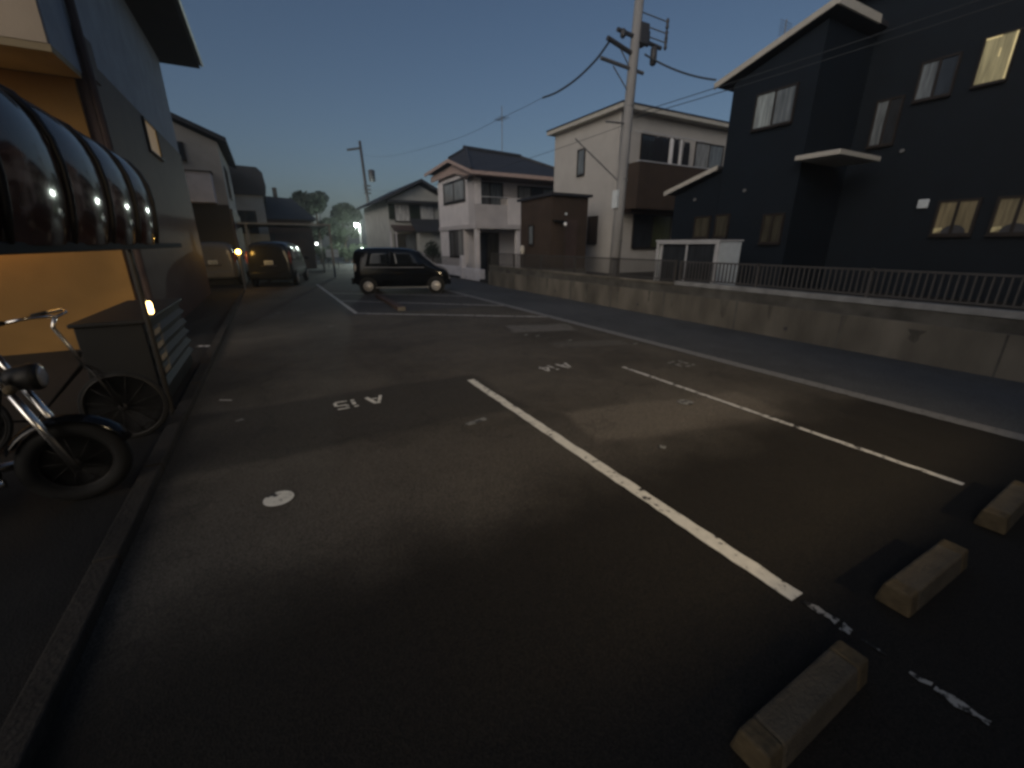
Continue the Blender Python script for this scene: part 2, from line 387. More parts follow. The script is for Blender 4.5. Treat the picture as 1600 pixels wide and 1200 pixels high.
# ------------------------------------------------------------------ ground, lot, road
sheet('ground', [(-150, -120), (170, -120), (170, 180), (-150, 180)], 0.0, 'ground')
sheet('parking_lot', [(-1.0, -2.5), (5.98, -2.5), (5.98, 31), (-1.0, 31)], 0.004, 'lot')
sheet('road', [(5.98, -40), (8.5, -40), (8.5, 90), (5.98, 90)], 0.004, 'road')
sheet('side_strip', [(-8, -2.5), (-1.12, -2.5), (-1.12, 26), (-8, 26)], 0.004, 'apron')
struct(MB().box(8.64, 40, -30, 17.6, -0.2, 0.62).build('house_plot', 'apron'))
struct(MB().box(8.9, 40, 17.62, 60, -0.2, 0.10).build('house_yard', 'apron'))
kb = MB()
for i in range(18):
    y = -2.0 + i * 1.2; kb.box(-1.12, -1.0, y, y + 1.19, 0, 0.075 + 0.004 * (i % 3))
struct(kb.build('kerb', 'kerb', bevel=0.012))

def blob(pts, n=6, j=0.05):
    out = []
    for i in range(len(pts)):
        a, b = Vector(pts[i]), Vector(pts[(i + 1) % len(pts)])
        for k in range(n):
            p = a.lerp(b, k / n); out.append((p.x + random.uniform(-j, j), p.y + random.uniform(-j, j)))
    return out

def line(pts, w, m, z=0.012, jag=0.006, step=0.08, name='parking_line'):
    """a painted strip with a slightly ragged edge"""
    mb = MB(); vs = []; fs = []
    a, b = Vector((*pts[0], 0)), Vector((*pts[1], 0)); d = (b - a); L = d.length; d.normalize(); nn = Vector((-d.y, d.x, 0))
    k = max(2, int(L / step))
    for i in range(k + 1):
        p = a + d * (L * i / k)
        vs.append((p + nn * (w / 2 + random.uniform(-jag, jag))) + Vector((0, 0, z)))
        vs.append((p - nn * (w / 2 + random.uniform(-jag, jag))) + Vector((0, 0, z)))
        if i: fs.append((2 * i - 2, 2 * i - 1, 2 * i + 1, 2 * i))
    return struct(mb.add(vs, fs).build(name, m))
line([(2.13, 5.02), (2.13, 0.80)], 0.105, 'paint')
for ya, yb, w in ((0.77, 0.62, 0.035), (0.60, 0.56, 0.05), (0.52, 0.42, 0.03), (0.34, 0.27, 0.03), (0.26, 0.10, 0.04), (-0.02, -0.13, 0.03), (-0.2, -0.42, 0.04)):
    line([(2.135, ya), (2.14, yb)], w, 'paint_old', jag=0.012, step=0.03)
line([(4.37, 4.5), (4.37, 0.80)], 0.062, 'paint_thin')
line([(5.98, 19.5), (5.98, -3)], 0.21, 'paint_edge', name='edge_line')
line([(1.72, 21.4), (1.80, 11.72)], 0.10, 'paint_thin')
line([(1.80, 11.75), (5.88, 8.86)], 0.09, 'paint_thin')
line([(1.74, 14.75), (5.88, 11.15)], 0.08, 'paint_thin')
line([(1.74, 17.3), (5.88, 13.9)], 0.08, 'paint_thin')
line([(-1.36, 9.2), (-1.16, 9.1)], 0.10, 'paint_thin')
line([(-0.76, 5.72), (-0.63, 5.64)], 0.035, 'paint_thin', z=0.013)
line([(1.50, 3.66), (1.74, 3.72)], 0.07, 'paint_faint', z=0.013)
for x, y, w in ((-0.52, 4.9, 0.03), (1.0, 10.1, 0.07), (0.05, 12.8, 0.10), (0.55, 12.6, 0.06), (4.45, 7.0, 0.06), (4.75, 6.35, 0.07), (5.65, 5.55, 0.06), (2.85, 2.35, 0.025), (4.3, 7.2, 0.05)):
    line([(x - w, y - 0.02), (x + w, y + 0.02)], 0.05, 'paint_faint', z=0.0135, name='paint_spot')

def strokes(name, strk, ox, oy, m='paint'):
    """stencil characters lying on the asphalt, read from the far side: text runs towards -x, its top towards the camera"""
    mb = MB()
    for (x0, y0, x1, y1, w) in strk:
        a = Vector((ox - x0, oy - y0, 0)); b = Vector((ox - x1, oy - y1, 0)); d = (b - a).normalized(); n = Vector((-d.y, d.x, 0)) * w / 2
        q = [a + n, b + n, b - n, a - n]
        mb.add([(p.x, p.y, 0.0125) for p in q], [(0, 1, 2, 3)])
    return struct(mb.build(name, m))
A_ = [(0.0, 0.0, 0.085, 0.30, 0.05), (0.115, 0.30, 0.20, 0.0, 0.065), (0.065, 0.10, 0.135, 0.10, 0.04)]
ONE = [(0.0, 0.0, 0.0, 0.20, 0.055), (0.015, 0.275, -0.045, 0.275, 0.05)]
FIVE = [(0.0, 0.29, 0.15, 0.29, 0.045), (0.02, 0.29, 0.02, 0.17, 0.045), (0.02, 0.165, 0.15, 0.165, 0.045), (0.155, 0.165, 0.155, 0.03, 0.045), (0.0, 0.015, 0.15, 0.015, 0.045)]
FOUR = [(0.0, 0.09, 0.12, 0.30, 0.05), (0.0, 0.09, 0.18, 0.09, 0.045), (0.125, 0.0, 0.125, 0.30, 0.05)]
THREE = [(0.0, 0.29, 0.15, 0.29, 0.04), (0.15, 0.29, 0.15, 0.0, 0.04), (0.04, 0.15, 0.15, 0.15, 0.04), (0.0, 0.015, 0.15, 0.015, 0.04)]
sh = lambda s, d: [(a + d, b, c + d, e, w) for a, b, c, e, w in s]
sm = lambda s, k=0.86: [(a * k, b * k, c * k, d * k, w * 0.76) for a, b, c, d, w in s]
strokes('bay_number', sm(A_ + sh(ONE, 0.38) + sh(FIVE, 0.45)), 0.93, 4.98)
strokes('bay_number', sm(A_ + sh(ONE, 0.36) + sh(FOUR, 0.42)), 3.74, 5.10, 'paint_thin')
strokes('bay_number', sh(ONE, 0.05) + sh(THREE, 0.12), 5.42, 4.35, 'paint_faint')
def disc(name, x, y, rx, m):
    pts = [(x + rx * math.cos(t * math.pi / 16), y + rx * math.sin(t * math.pi / 16)) for t in range(32)]
    return sheet(name, pts, 0.0125, m)
disc('paint_dot', -0.20, 3.11, 0.10, 'paint')
disc('paint_dot', 3.97, 3.03, 0.085, 'paint_faint')

# wheel stops
def make_stop():
    t = thing('wheel_stop', (0, 0, 0), '', 'wheel stop', 'concrete wheel stops at the near bay ends', local=True)
    prof = [(-0.075, 0.0), (0.075, 0.0), (0.055, 0.12), (-0.055, 0.12)]
    MB().prism([(-0.27, y, z) for y, z in prof], (0.54, 0, 0)).build('block', 'stop', t, bevel=0.012)
    for s in (-1, 1):
        MB().prism([(s * 0.27, y, z) for y, z in prof], (s * 0.09, 0, 0)).build('reflector_end', 'stop_yellow', t, bevel=0.012)
    return t
st0 = make_stop()
for i, (x, y, rz, lab) in enumerate(((1.56, 0.47, 0.02, 'nearest concrete wheel stop, beside the end of the thick white line'),
                                     (2.83, 0.53, -0.01, 'concrete wheel stop just past the thick white line, second from the camera'),
                                     (4.14, 0.53, 0.03, 'dim concrete wheel stop farthest from the camera, near the thin line'))):
    o = st0 if i == 0 else copy_tree(st0)
    o.location = (x, y, 0.006); o.rotation_euler.z = rz; o['label'] = lab
tb = tag(MB().box(-0.10, 0.10, -1.75, 1.75, 0, 0.10).build('parking_beam', 'brown_dark', bevel=0.015), 'long low brown parking beam on the asphalt behind the black hatchback', 'parking beam')
tb.location = (3.05, 13.45, 0.006); tb.rotation_euler.z = R(-2)
MB().box(-0.101, 0.101, -1.80, -1.751, 0, 0.102).build('end_cap', 'concrete', tb)

# ------------------------------------------------------------------ retaining wall and fences
t = thing('retaining_wall', (8.6, 5, 0), 'low stained concrete retaining wall along the lane below the fence', 'wall')
MB().box(8.5, 8.74, -14, 17.6, 0, 0.60).build('wall_face', 'concrete', t, bevel=0.008)
MB().box(8.56, 8.74, -14, 17.6, 0.60, 0.80).build('upper_course', 'concrete_dark', t)
MB().box(8.535, 8.745, -14, 7.3, 0.80, 0.90).build('coping', 'concrete_light', t, bevel=0.01)
MB().box(8.535, 8.745, 7.31, 17.6, 0.80, 0.86).build('coping', 'concrete', t, bevel=0.01)
jm = MB()
for k in range(16):
    y = -12 + k * 1.95; w = 0.025 if y < 4 else 0.05
    jm.box(8.496, 8.5, y, y + w, 0.0, 0.598)
jm.build('joints', 'concrete_dark', t)
wm = MB()
for k in range(9): wm.lathe([(0.034, 0.0), (0.034, 0.012), (0.022, 0.012), (0.022, 0.002)], (8.5, -11.1 + k * 3.9, 0.2), (-1, 0, 0), 12)
wm.build('weep_pipes', 'insul', t)
# damp streaks run down from the joints and the coping
for k in range(26):
    y = -13 + k * 1.17 + random.uniform(-0.4, 0.4); w = random.uniform(0.04, 0.13); zt = random.choice((0.598, 0.598, 0.5)); zb = random.uniform(0.02, 0.35)
    pts = [(8.4965, y - w, zt), (8.4965, y + w, zt)]
    pts += [(8.4965, y + w * random.uniform(0.2, 0.8), zt + (zb - zt) * f) for f in (0.35, 0.7)] + [(8.4965, y + random.uniform(-0.02, 0.02), zb)]
    pts += [(8.4965, y - w * random.uniform(0.2, 0.8), zt + (zb - zt) * f) for f in (0.7, 0.35)]
    MB().add(pts, [tuple(range(len(pts)))]).build('damp_streak', 'streak', t)
def fence(y0, y1, zb, zt, pitch, r, m, label):
    f = thing('metal_fence', (8.64, (y0 + y1) / 2, zb), label, 'fence')
    MB().box(8.615, 8.665, y0, y1, zt - 0.03, zt).build('top_rail', m, f)
    MB().box(8.62, 8.66, y0, y1, zb + 0.035, zb + 0.06).build('bottom_rail', m, f)
    n = max(1, round((y1 - y0) / 2.0)); L = (y1 - y0) / n
    for i in range(n + 1):
        y = y0 + i * L; MB().box(8.615, 8.665, y - 0.022, y + 0.022, zb - 0.01, zt + 0.012).build('post', m, f)
    for i in range(n):
        b = MB(); k = int(L / pitch)
        for j in range(1, k):
            y = y0 + i * L + j * L / k; b.box(8.64 - r, 8.64 + r, y - r, y + r, zb + 0.06, zt - 0.03)
        b.build('bars', m, f)
fence(-13.9, 7.25, 0.90, 1.36, 0.085, 0.011, 'fence', 'grey upright bar fence on the pale coping in front of the navy house')
fence(7.4, 17.5, 0.86, 1.37, 0.07, 0.007, 'fence_dark', 'fine dark bar fence on the wall in front of the cream house and utility pole')

# ------------------------------------------------------------------ windows
def win_x(h, x, y0, y1, z0, z1, panes=('glass', 'glass'), m='bronze', fr=0.04, out=-1, sill=True):
    """window on a wall facing the street (plane x); out=-1 looks towards -x"""
    d = out
    w = MB()
    w.box(x, x + d * 0.05, y0 - fr, y1 + fr, z1, z1 + fr); w.box(x, x + d * 0.05, y0 - fr, y1 + fr, z0 - fr, z0)
    w.box(x, x + d * 0.05, y0 - fr, y0, z0, z1); w.box(x, x + d * 0.05, y1, y1 + fr, z0, z1)
    n = len(panes)
    for i in range(1, n):
        yy = y0 + (y1 - y0) * i / n; w.box(x, x + d * 0.045, yy - fr * 0.5, yy + fr * 0.5, z0, z1)
    o = w.build('window', m, h)
    for i, p in enumerate(panes):
        a = y0 + (y1 - y0) * i / n + (fr * 0.5 if i else 0); b = y0 + (y1 - y0) * (i + 1) / n - (fr * 0.5 if i < n - 1 else 0)
        MB().box(x + d * 0.004, x + d * 0.02, a, b, z0, z1).build('pane', p, o)
    if sill: MB().box(x, x + d * 0.09, y0 - fr, y1 + fr, z0 - fr - 0.03, z0 - fr - 0.002).build('sill', m, o)
    return o
def win_y(h, y, x0, x1, z0, z1, panes=('glass', 'glass'), m='bronze', fr=0.04, sill=True):
    """window on a wall facing back along the street (plane y, looking to -y)"""
    w = MB()
    w.box(x0 - fr, x1 + fr, y, y - 0.05, z1, z1 + fr); w.box(x0 - fr, x1 + fr, y, y - 0.05, z0 - fr, z0)
    w.box(x0 - fr, x0, y, y - 0.05, z0, z1); w.box(x1, x1 + fr, y, y - 0.05, z0, z1)
    n = len(panes)
    for i in range(1, n):
        xx = x0 + (x1 - x0) * i / n; w.box(xx - fr * 0.5, xx + fr * 0.5, y, y - 0.045, z0, z1)
    o = w.build('window', m, h)
    for i, p in enumerate(panes):
        a = x0 + (x1 - x0) * i / n + (fr * 0.5 if i else 0); b = x0 + (x1 - x0) * (i + 1) / n - (fr * 0.5 if i < n - 1 else 0)
        MB().box(a, b, y - 0.004, y - 0.02, z0, z1).build('pane', p, o)
    if sill: MB().box(x0 - fr, x1 + fr, y, y - 0.09, z0 - fr - 0.03, z0 - fr - 0.002).build('sill', m, o)
    return o

# ------------------------------------------------------------------ navy house
h = thing('navy_house', (13, 4, 0.62), 'dark navy two storey house with cream roof edges and lit windows behind the bar fence', 'house')
MB().box(13.0, 22, -9, 6.9, 0.62, 7.15).build('wall', 'navy', h)
wing = [(11.0, 8.26, 0.62), (11.0, 8.26, 5.58), (11.0, 6.22, 6.22), (11.0, 6.22, 0.62)]
MB().prism(wing, (1.99, 0, 0)).build('wing_wall', 'navy', h)
MB().prism([(11.0, 9.75, 0.62), (11.0, 9.75, 3.12), (11.0, 8.27, 3.58), (11.0, 8.27, 0.62)], (1.99, 0, 0)).build('lean_to_wall', 'navy', h)
# roofs: sloping slabs with a cream bargeboard
def slab(y0, z0, y1, z1, x0, x1, th, m, name):
    return MB().prism([(x0, y0, z0), (x0, y1, z1), (x0, y1, z1 + th), (x0, y0, z0 + th)], (x1 - x0, 0, 0)).build(name, m, h)
slab(8.68, 5.60, 6.02, 6.38, 10.84, 13.0, 0.10, 'roof_dark', 'roof')
slab(8.70, 5.56, 6.00, 6.35, 10.79, 10.838, 0.13, 'trim', 'bargeboard')
MB().box(10.79, 12.5, 5.955, 6.0, 6.33, 6.49).build('fascia', 'trim', h)
slab(10.0, 3.16, 8.28, 3.64, 10.84, 13.0, 0.08, 'roof_dark', 'lean_to_roof')
slab(10.02, 3.13, 8.28, 3.615, 10.79, 10.838, 0.115, 'trim', 'bargeboard')
MB().box(12.8, 23, -10, 7.2, 7.15, 7.25).build('main_roof', 'roof_dark', h)
MB().box(12.74, 12.8, -10, 7.2, 7.13, 7.29).build('fascia', 'trim', h)
MB().box(12.74, 23, 7.2, 7.25, 7.13, 7.29).build('fascia', 'trim', h)
MB().box(10.68, 12.45, 5.30, 6.21, 3.52, 3.62).build('porch_canopy', 'trim', h, bevel=0.01)
win_x(h, 11.0, 6.64, 7.54, 4.44, 5.15, ('frosted', 'frosted_pale'), 'bronze')
win_x(h, 11.0, 6.40, 6.85, 1.80, 2.42, ('dim_pane', 'dim_pane'), 'bronze')
win_x(h, 11.0, 7.85, 8.20, 1.95, 2.48, ('dim_pane',), 'bronze')
win_x(h, 11.0, 8.42, 8.88, 1.95, 2.46, ('dim_pane',), 'bronze')
win_x(h, 13.0, 5.40, 5.84, 3.97, 4.87, ('glass', 'frosted'), 'bronze')
win_x(h, 13.0, 4.60, 5.16, 4.75, 5.42, ('glass', 'frosted'), 'bronze')
o = win_x(h, 13.0, 3.80, 4.24, 4.78, 5.56, ('warm_pane',), 'bronze', fr=0.03)
MB().box(12.972, 12.979, 3.80, 3.835, 4.78, 5.56).build('curtain_gap', 'warm_bright', o)
MB().box(12.972, 12.979, 4.02, 4.24, 5.53, 5.56).build('curtain_gap', 'warm_bright', o)
MB().box(12.972, 12.979, 3.99, 4.005, 5.2, 5.34).build('curtain_gap', 'warm_bright', o)
for ya, yb in ((3.62, 4.20), (2.72, 3.30)):
    o = win_x(h, 13.0, ya, yb, 1.97, 2.60, ('warm_low', 'warm_low'), 'bronze', fr=0.05)
    yc = (ya + yb) / 2
    MB().prism([(12.972, yb, 1.97), (12.972, yb - 0.14, 2.04), (12.972, yb - 0.12, 2.09), (12.972, yb, 2.07)], (0.007, 0, 0)).build('curtain_gap', 'warm_dim', o)
    MB().prism([(12.972, yc - 0.03 + 0.2 * math.cos(k * math.pi / 10), 1.97 + 0.17 * math.sin(k * math.pi / 10)) for k in range(11)], (0.006, 0, 0)).build('curtain_swag', 'insul', o)
MB().box(12.93, 13.0, 4.41, 4.60, 2.50, 2.69).build('vent_cover', 'signw', h, bevel=0.02)
for y, z, x in ((7.5, 3.05, 11.0), (9.0, 2.95, 11.0), (5.15, 3.75, 13.0)):
    MB().lathe([(0.03, 0), (0.05, 0.03), (0.04, 0.06)], (x, y, z), (-1, 0, 0), 10).build('wall_vent', 'steel', h)
ant = thing('tv_antenna', (12.6, 8.2, 6.2), 'small dark television antenna above the navy house eave', 'antenna')
MB().tube([(12.3, 8.0, 5.6), (12.3, 8.0, 7.1)], 0.012).build('mast', 'steel', ant)
am = MB()
for k in range(6): am.tube([(12.05, 8.0 - 0.0 + 0.0, 6.75 + k * 0.06), (12.55, 8.0, 6.75 + k * 0.06)], 0.006, 5)
am.build('elements', 'steel', ant)

# storage shed beside the fence
s = thing('storage_shed', (9.2, 7.3, 0.62), 'small pale storage shed with glazed sliding doors between fence and navy house', 'shed')
MB().box(8.86, 9.62, 6.44, 6.50, 0.62, 1.80).build('end_panel', 'signw', s)
MB().box(9.58, 9.62, 6.50, 8.2, 0.62, 1.80).build('back_panel', 'signw', s)
MB().box(8.86, 9.62, 8.2, 8.24, 0.62, 1.80).build('end_panel', 'signw', s)
MB().box(8.80, 9.66, 6.42, 8.26, 1.80, 1.84).build('roof', 'alu', s)
fm = MB(); fm.box(8.82, 8.86, 6.44, 8.24, 1.75, 1.799); fm.box(8.82, 8.86, 6.44, 8.24, 0.62, 0.72); fm.box(8.82, 8.86, 6.44, 6.50, 0.72, 1.75); fm.box(8.82, 8.86, 8.18, 8.24, 0.72, 1.75)
fm.build('door_frame', 'alu', s)
for a, b, x in ((6.52, 7.36, 8.87), (7.30, 8.16, 8.90)):
    d = MB(); d.box(x, x + 0.02, a, a + 0.05, 0.73, 1.74); d.box(x, x + 0.02, b - 0.05, b, 0.73, 1.74)
    do = d.build('sliding_door', 'alu', s)
    MB().box(x + 0.006, x + 0.014, a + 0.05, b - 0.05, 0.73, 1.74).build('pane', 'glass', do)

# ------------------------------------------------------------------ cream house
h = thing('cream_house', (15, 15.6, 0.62), 'cream two storey house with a brown balcony of hanging laundry behind the utility pole', 'house')
MB().box(12.0, 20, 13.53, 17.75, 0.62, 6.34).build('wall', 'cream', h)
MB().box(11.72, 20.3, 13.15, 18.0, 6.34, 6.48).build('roof', 'trim', h)
MB().box(11.70, 20.3, 13.13, 18.02, 6.48, 6.53).build('roof_edge', 'roof_dark', h)
MB().tube([(11.95, 13.48, 0.7), (11.95, 13.48, 6.3)], 0.035).build('downpipe', 'cream', h)
win_x(h, 12.0, 15.54, 15.96, 4.52, 5.42, ('frosted',), 'bronze')
win_x(h, 12.0, 14.50, 15.04, 1.80, 2.80, ('brown',), 'bronze')
win_y(h, 13.53, 13.10, 15.30, 4.6, 5.68, ('glass', 'glass', 'curtain'), 'bronze')
win_y(h, 13.53, 16.15, 17.85, 4.7, 5.70, ('curtain', 'frosted'), 'bronze')
win_y(h, 13.53, 13.05, 15.15, 1.62, 2.84, ('glass', 'green_pane'), 'bronze')
b = MB().box(12.1, 17.6, 12.50, 12.60, 3.0, 4.55); b.box(12.1, 12.2, 12.60, 13.52, 3.0, 4.55); b.box(17.5, 17.6, 12.60, 13.52, 3.0, 4.55); b.box(12.2, 17.5, 12.60, 13.52, 3.0, 3.12)
bo = b.build('balcony', 'brown', h)
MB().box(12.08, 17.62, 12.47, 12.63, 4.552, 4.59).build('top_rail', 'alu', bo)
MB().box(12.35, 17.2, 13.0, 13.53, 2.90, 2.99).build('balcony_beam', 'brown_dark', h)
MB().tube([(12.6, 12.95, 5.62), (16.3, 12.95, 5.62)], 0.016).build('laundry_rail', 'alu', h)
for x in (12.7, 16.2): MB().tube([(x, 13.5, 5.75), (x, 12.95, 5.62)], 0.014).build('rail_bracket', 'alu', h)
def garment(x, w, z1, z0, m, label):
    vs = []; fs = []; n = 10; k = 8
    for i in range(k + 1):
        for j in range(n + 1):
            u = j / n - 0.5; v = i / k
            ww = w * (0.75 + 0.25 * min(1, v * 3))
            vs.append((x + u * ww, 12.95 + 0.03 * math.sin(j * 2.1 + x * 5) * (0.3 + v), z1 - (z1 - z0) * v + 0.02 * math.sin(j * 1.3)))
    for i in range(k):
        for j in range(n): a = i * (n + 1) + j; fs.append((a, a + 1, a + n + 2, a + n + 1))
    g = MB().add(vs, fs).build('laundry', m, smooth=True)
    sm = g.modifiers.new('thick', 'SOLIDIFY'); sm.thickness = 0.012
    ROOT[g.name] = Vector((0, 0, 0))
    MB().tube([(x - w * 0.3, 12.95, z1 - 0.02), (x, 12.95, z1 + 0.05), (x, 12.95, 5.63)], 0.008, 5).build('hanger', 'alu', g)
    return tag(g, label, 'laundry', 'laundry hung on the balcony of the cream house')
garment(13.42, 0.55, 5.50, 4.62, 'cloth_dark', 'wide black garment at the pole end of the balcony laundry')
garment(13.86, 0.30, 5.52, 4.60, 'cloth_dark', 'black garment hanging right against the thick white towel')
garment(14.10, 0.20, 5.54, 4.58, 'cloth_white', 'thicker white towel between black clothes on the brown balcony')
garment(14.36, 0.24, 5.52, 4.60, 'cloth_dark', 'narrow black garment hanging between the two white towels')
garment(14.62, 0.13, 5.54, 4.58, 'cloth_white', 'narrow white towel between black clothes on the brown balcony')
garment(14.95, 0.40, 5.50, 4.60, 'cloth_dark', 'black garment at the navy house end of the balcony laundry')

# brown annex and the lamp post in front of it
h = thing('brown_annex', (9.9, 14.5, 0.62), 'single storey dark brown flat roofed annex between the pink and cream houses', 'annex')
MB().box(9.1, 10.72, 13.55, 15.75, 0.5, 3.36).build('wall', 'brown', h)
MB().prism([(9.0, 13.42, 3.38), (9.0, 13.42, 3.47), (9.0, 15.9, 3.42), (9.0, 15.9, 3.33)], (1.82, 0, 0)).build('roof', 'roof_dark', h)
MB().box(9.06, 10.75, 13.51, 13.55, 0.5, 0.85).build('plinth', 'concrete', h)
MB().box(9.15, 9.62, 13.3, 13.55, 2.50, 2.56).build('door_hood', 'black', h)
MB().box(9.72, 10.25, 13.52, 13.55, 0.86, 2.6).build('door', 'brown_dark', h)
MB().lathe([(0.04, 0), (0.05, 0.04), (0.02, 0.07)], (9.72, 13.55, 2.78), (0, -1, 0), 10).build('wall_vent', 'signw', h)
win_x(h, 9.1, 14.75, 15.05, 1.75, 2.4, ('frosted',), 'bronze')
lp = thing('garden_lamp', (9.4, 13.1, 0.62), 'thin garden lamp post with a small pale head before the brown annex', 'lamp')
MB().tube([(9.4, 13.1, 0.6), (9.4, 13.1, 2.36)], 0.02).build('post', 'bronze', lp)
MB().lathe([(0.035, 0), (0.065, 0.04), (0.065, 0.10), (0.03, 0.14)], (9.4, 13.1, 2.34), (0, 0, 1), 12).build('lamp_head', 'cloth_white', lp, smooth=True)
ml = tag(MB().lathe([(0.02, 0), (0.09, 0.04), (0.11, 0.16), (0.085, 0.32), (0.02, 0.37)], (8.95, 15.35, 1.33), (0, 0, 1), 14).build('meter_cover', 'trim', smooth=True), 'pale rounded meter cover on a stem at the corner of the brown annex', 'meter')
MB().tube([(8.95, 15.35, 0.6), (8.95, 15.35, 1.35)], 0.018).build('stem', 'steel', ml)

# ------------------------------------------------------------------ pink house
h = thing('pink_house', (11.5, 23.5, 0.1), 'pale pink two storey house with grey tiled roof and corner balcony', 'house')
MB().box(9.5, 16.0, 21.9, 26.4, 2.62, 5.2).build('upper_wall', 'pink', h)
MB().box(9.52, 16.0, 22.7, 26.38, 0.1, 2.62).build('lower_wall', 'pink', h)
MB().box(9.46, 16.05, 20.95, 26.45, 2.50, 2.72).build('floor_band', 'pink_grey', h)
bal = MB(); bal.box(9.5, 11.38, 21.05, 21.15, 2.72, 3.66); bal.box(9.5, 9.60, 21.15, 21.9, 2.72, 5.0)
bal.build('balcony', 'pink_grey', h)
MB().box(11.38, 12.15, 21.02, 21.9, 2.72, 4.02).build('balcony_pier', 'pink', h)
MB().box(9.5, 9.86, 21.06, 21.2, 3.67, 5.0).build('corner_pier', 'pink', h)
MB().tube([(9.6, 21.1, 4.02), (11.38, 21.1, 4.02)], 0.025).build('handrail', 'alu', h)
MB().box(9.50, 9.72, 21.05, 21.25, 0.1, 2.5).build('porch_post', 'pink', h)
MB().box(11.9, 12.15, 21.05, 21.25, 0.1, 2.5).build('porch_post', 'pink', h)
win_x(h, 9.5, 22.35, 25.3, 4.02, 4.92, ('curtain', 'curtain'), 'bronze', fr=0.10)
win_x(h, 9.52, 22.85, 24.75, 1.12, 2.42, ('curtain', 'glass', 'glass'), 'bronze', fr=0.07)
win_y(h, 21.9, 10.05, 11.45, 3.35, 4.75, ('curtain', 'frosted'), 'bronze', fr=0.07)
win_y(h, 21.9, 12.5, 15.6, 3.85, 4.68, ('curtain', 'glass', 'frosted', 'glass'), 'bronze', fr=0.07)
win_y(h, 22.7, 10.2, 11.6, 0.15, 2.3, ('glass', 'dim_pane'), 'bronze', fr=0.06)
# roof: hip and gable, salmon boards round the eaves
ev = [(9.1, 20.55, 5.05), (16.4, 20.55, 5.05), (16.4, 27.2, 5.85), (9.1, 27.2, 5.85)]
rid = [(10.2, 23.6, 6.62), (13.5, 23.6, 6.50)]
rf = MB().add([(9.02, 20.45, 5.10), (16.5, 20.45, 5.02), (16.5, 27.3, 5.10), (9.02, 27.3, 5.75), rid[0], rid[1], (9.02, 23.3, 5.98)],
              [(0, 1, 5, 4), (1, 2, 5), (2, 3, 4, 5), (3, 6, 4), (6, 0, 4), (0, 6, 3, 2, 1)])
rf.build('roof', 'tile', h)
MB().tube([(10.05, 23.6, 6.66), (13.6, 23.6, 6.53)], 0.11, 8).build('ridge', 'tile', h)
for p, q in (((10.2, 23.6, 6.64), (9.1, 20.5, 5.16)), ((10.2, 23.6, 6.64), (9.08, 23.3, 6.02)), ((13.5, 23.6, 6.52), (16.4, 20.5, 5.08))):
    MB().tube([p, q], 0.075, 8).build('hip_ridge', 'tile', h)
MB().prism([(9.0, 20.43, 4.96), (9.0, 20.43, 5.10), (9.0, 23.3, 5.98), (9.0, 27.3, 5.75), (9.0, 27.3, 5.60), (9.0, 23.3, 5.82)], (0.06, 0, 0)).build('bargeboard', 'salmon', h)
MB().box(9.06, 16.5, 20.40, 20.46, 4.95, 5.09).build('fascia', 'salmon', h)
MB().tube([(9.06, 20.34, 4.94), (16.5, 20.34, 4.90)], 0.05, 8).build('gutter', 'salmon', h)
MB().prism([(9.3, 20.6, 4.93), (9.3, 23.3, 5.75), (9.3, 27.0, 5.55), (9.3, 27.0, 5.25), (9.3, 23.3, 5.30), (9.3, 20.6, 4.80)], (0.05, 0, 0)).build('eave_board', 'salmon', h)
MB().box(9.1, 16.4, 20.5, 21.9, 4.86, 4.93).build('eave_soffit', 'brown_dark', h)
ga = MB().prism([(9.55, 21.9, 5.2), (9.55, 23.3, 5.72), (9.55, 26.4, 5.55), (9.55, 26.4, 5.2)], (6.3, 0, 0)).build('gable_wall', 'pink', h)
ant = thing('tv_antenna', (12.4, 23.6, 6.5), 'tall thin television antenna on the ridge of the pink house', 'antenna')
MB().tube([(12.4, 23.6, 6.5), (12.4, 23.6, 8.9)], 0.02, 6).build('mast', 'steel', ant)
am = MB().tube([(12.4, 23.2, 8.3), (12.4, 24.2, 8.3)], 0.014, 5)
for k in range(7): am.tube([(12.1, 23.25 + k * 0.14, 8.3), (12.7, 23.25 + k * 0.14, 8.3)], 0.008, 5)
am.build('elements', 'steel', ant)
w = thing('garden_wall', (8.95, 22, 0), 'low white garden wall with two taller piers before the pink house', 'wall')
MB().box(8.9, 9.02, 21.75, 28.3, 0, 0.60).build('wall', 'white_wall', w, bevel=0.01)
MB().box(8.86, 9.08, 21.5, 21.78, 0, 1.18).build('pier', 'white_wall', w, bevel=0.01)
MB().box(8.86, 9.08, 28.3, 28.6, 0, 1.20).build('pier', 'white_wall', w, bevel=0.01)
MB().box(8.88, 9.2, 19.4, 21.5, 0, 0.55).build('low_block', 'white_wall', w, bevel=0.015)
gf = thing('metal_fence', (8.95, 25, 0.6), 'low dark railing on the white garden wall of the pink house', 'fence')
MB().box(8.94, 8.98, 21.8, 28.28, 1.02, 1.05).build('top_rail', 'bronze', gf)
bb = MB()
for k in range(50): y = 21.86 + k * 0.128; bb.box(8.952, 8.968, y, y + 0.016, 0.6, 1.02)
bb.build('bars', 'bronze', gf)

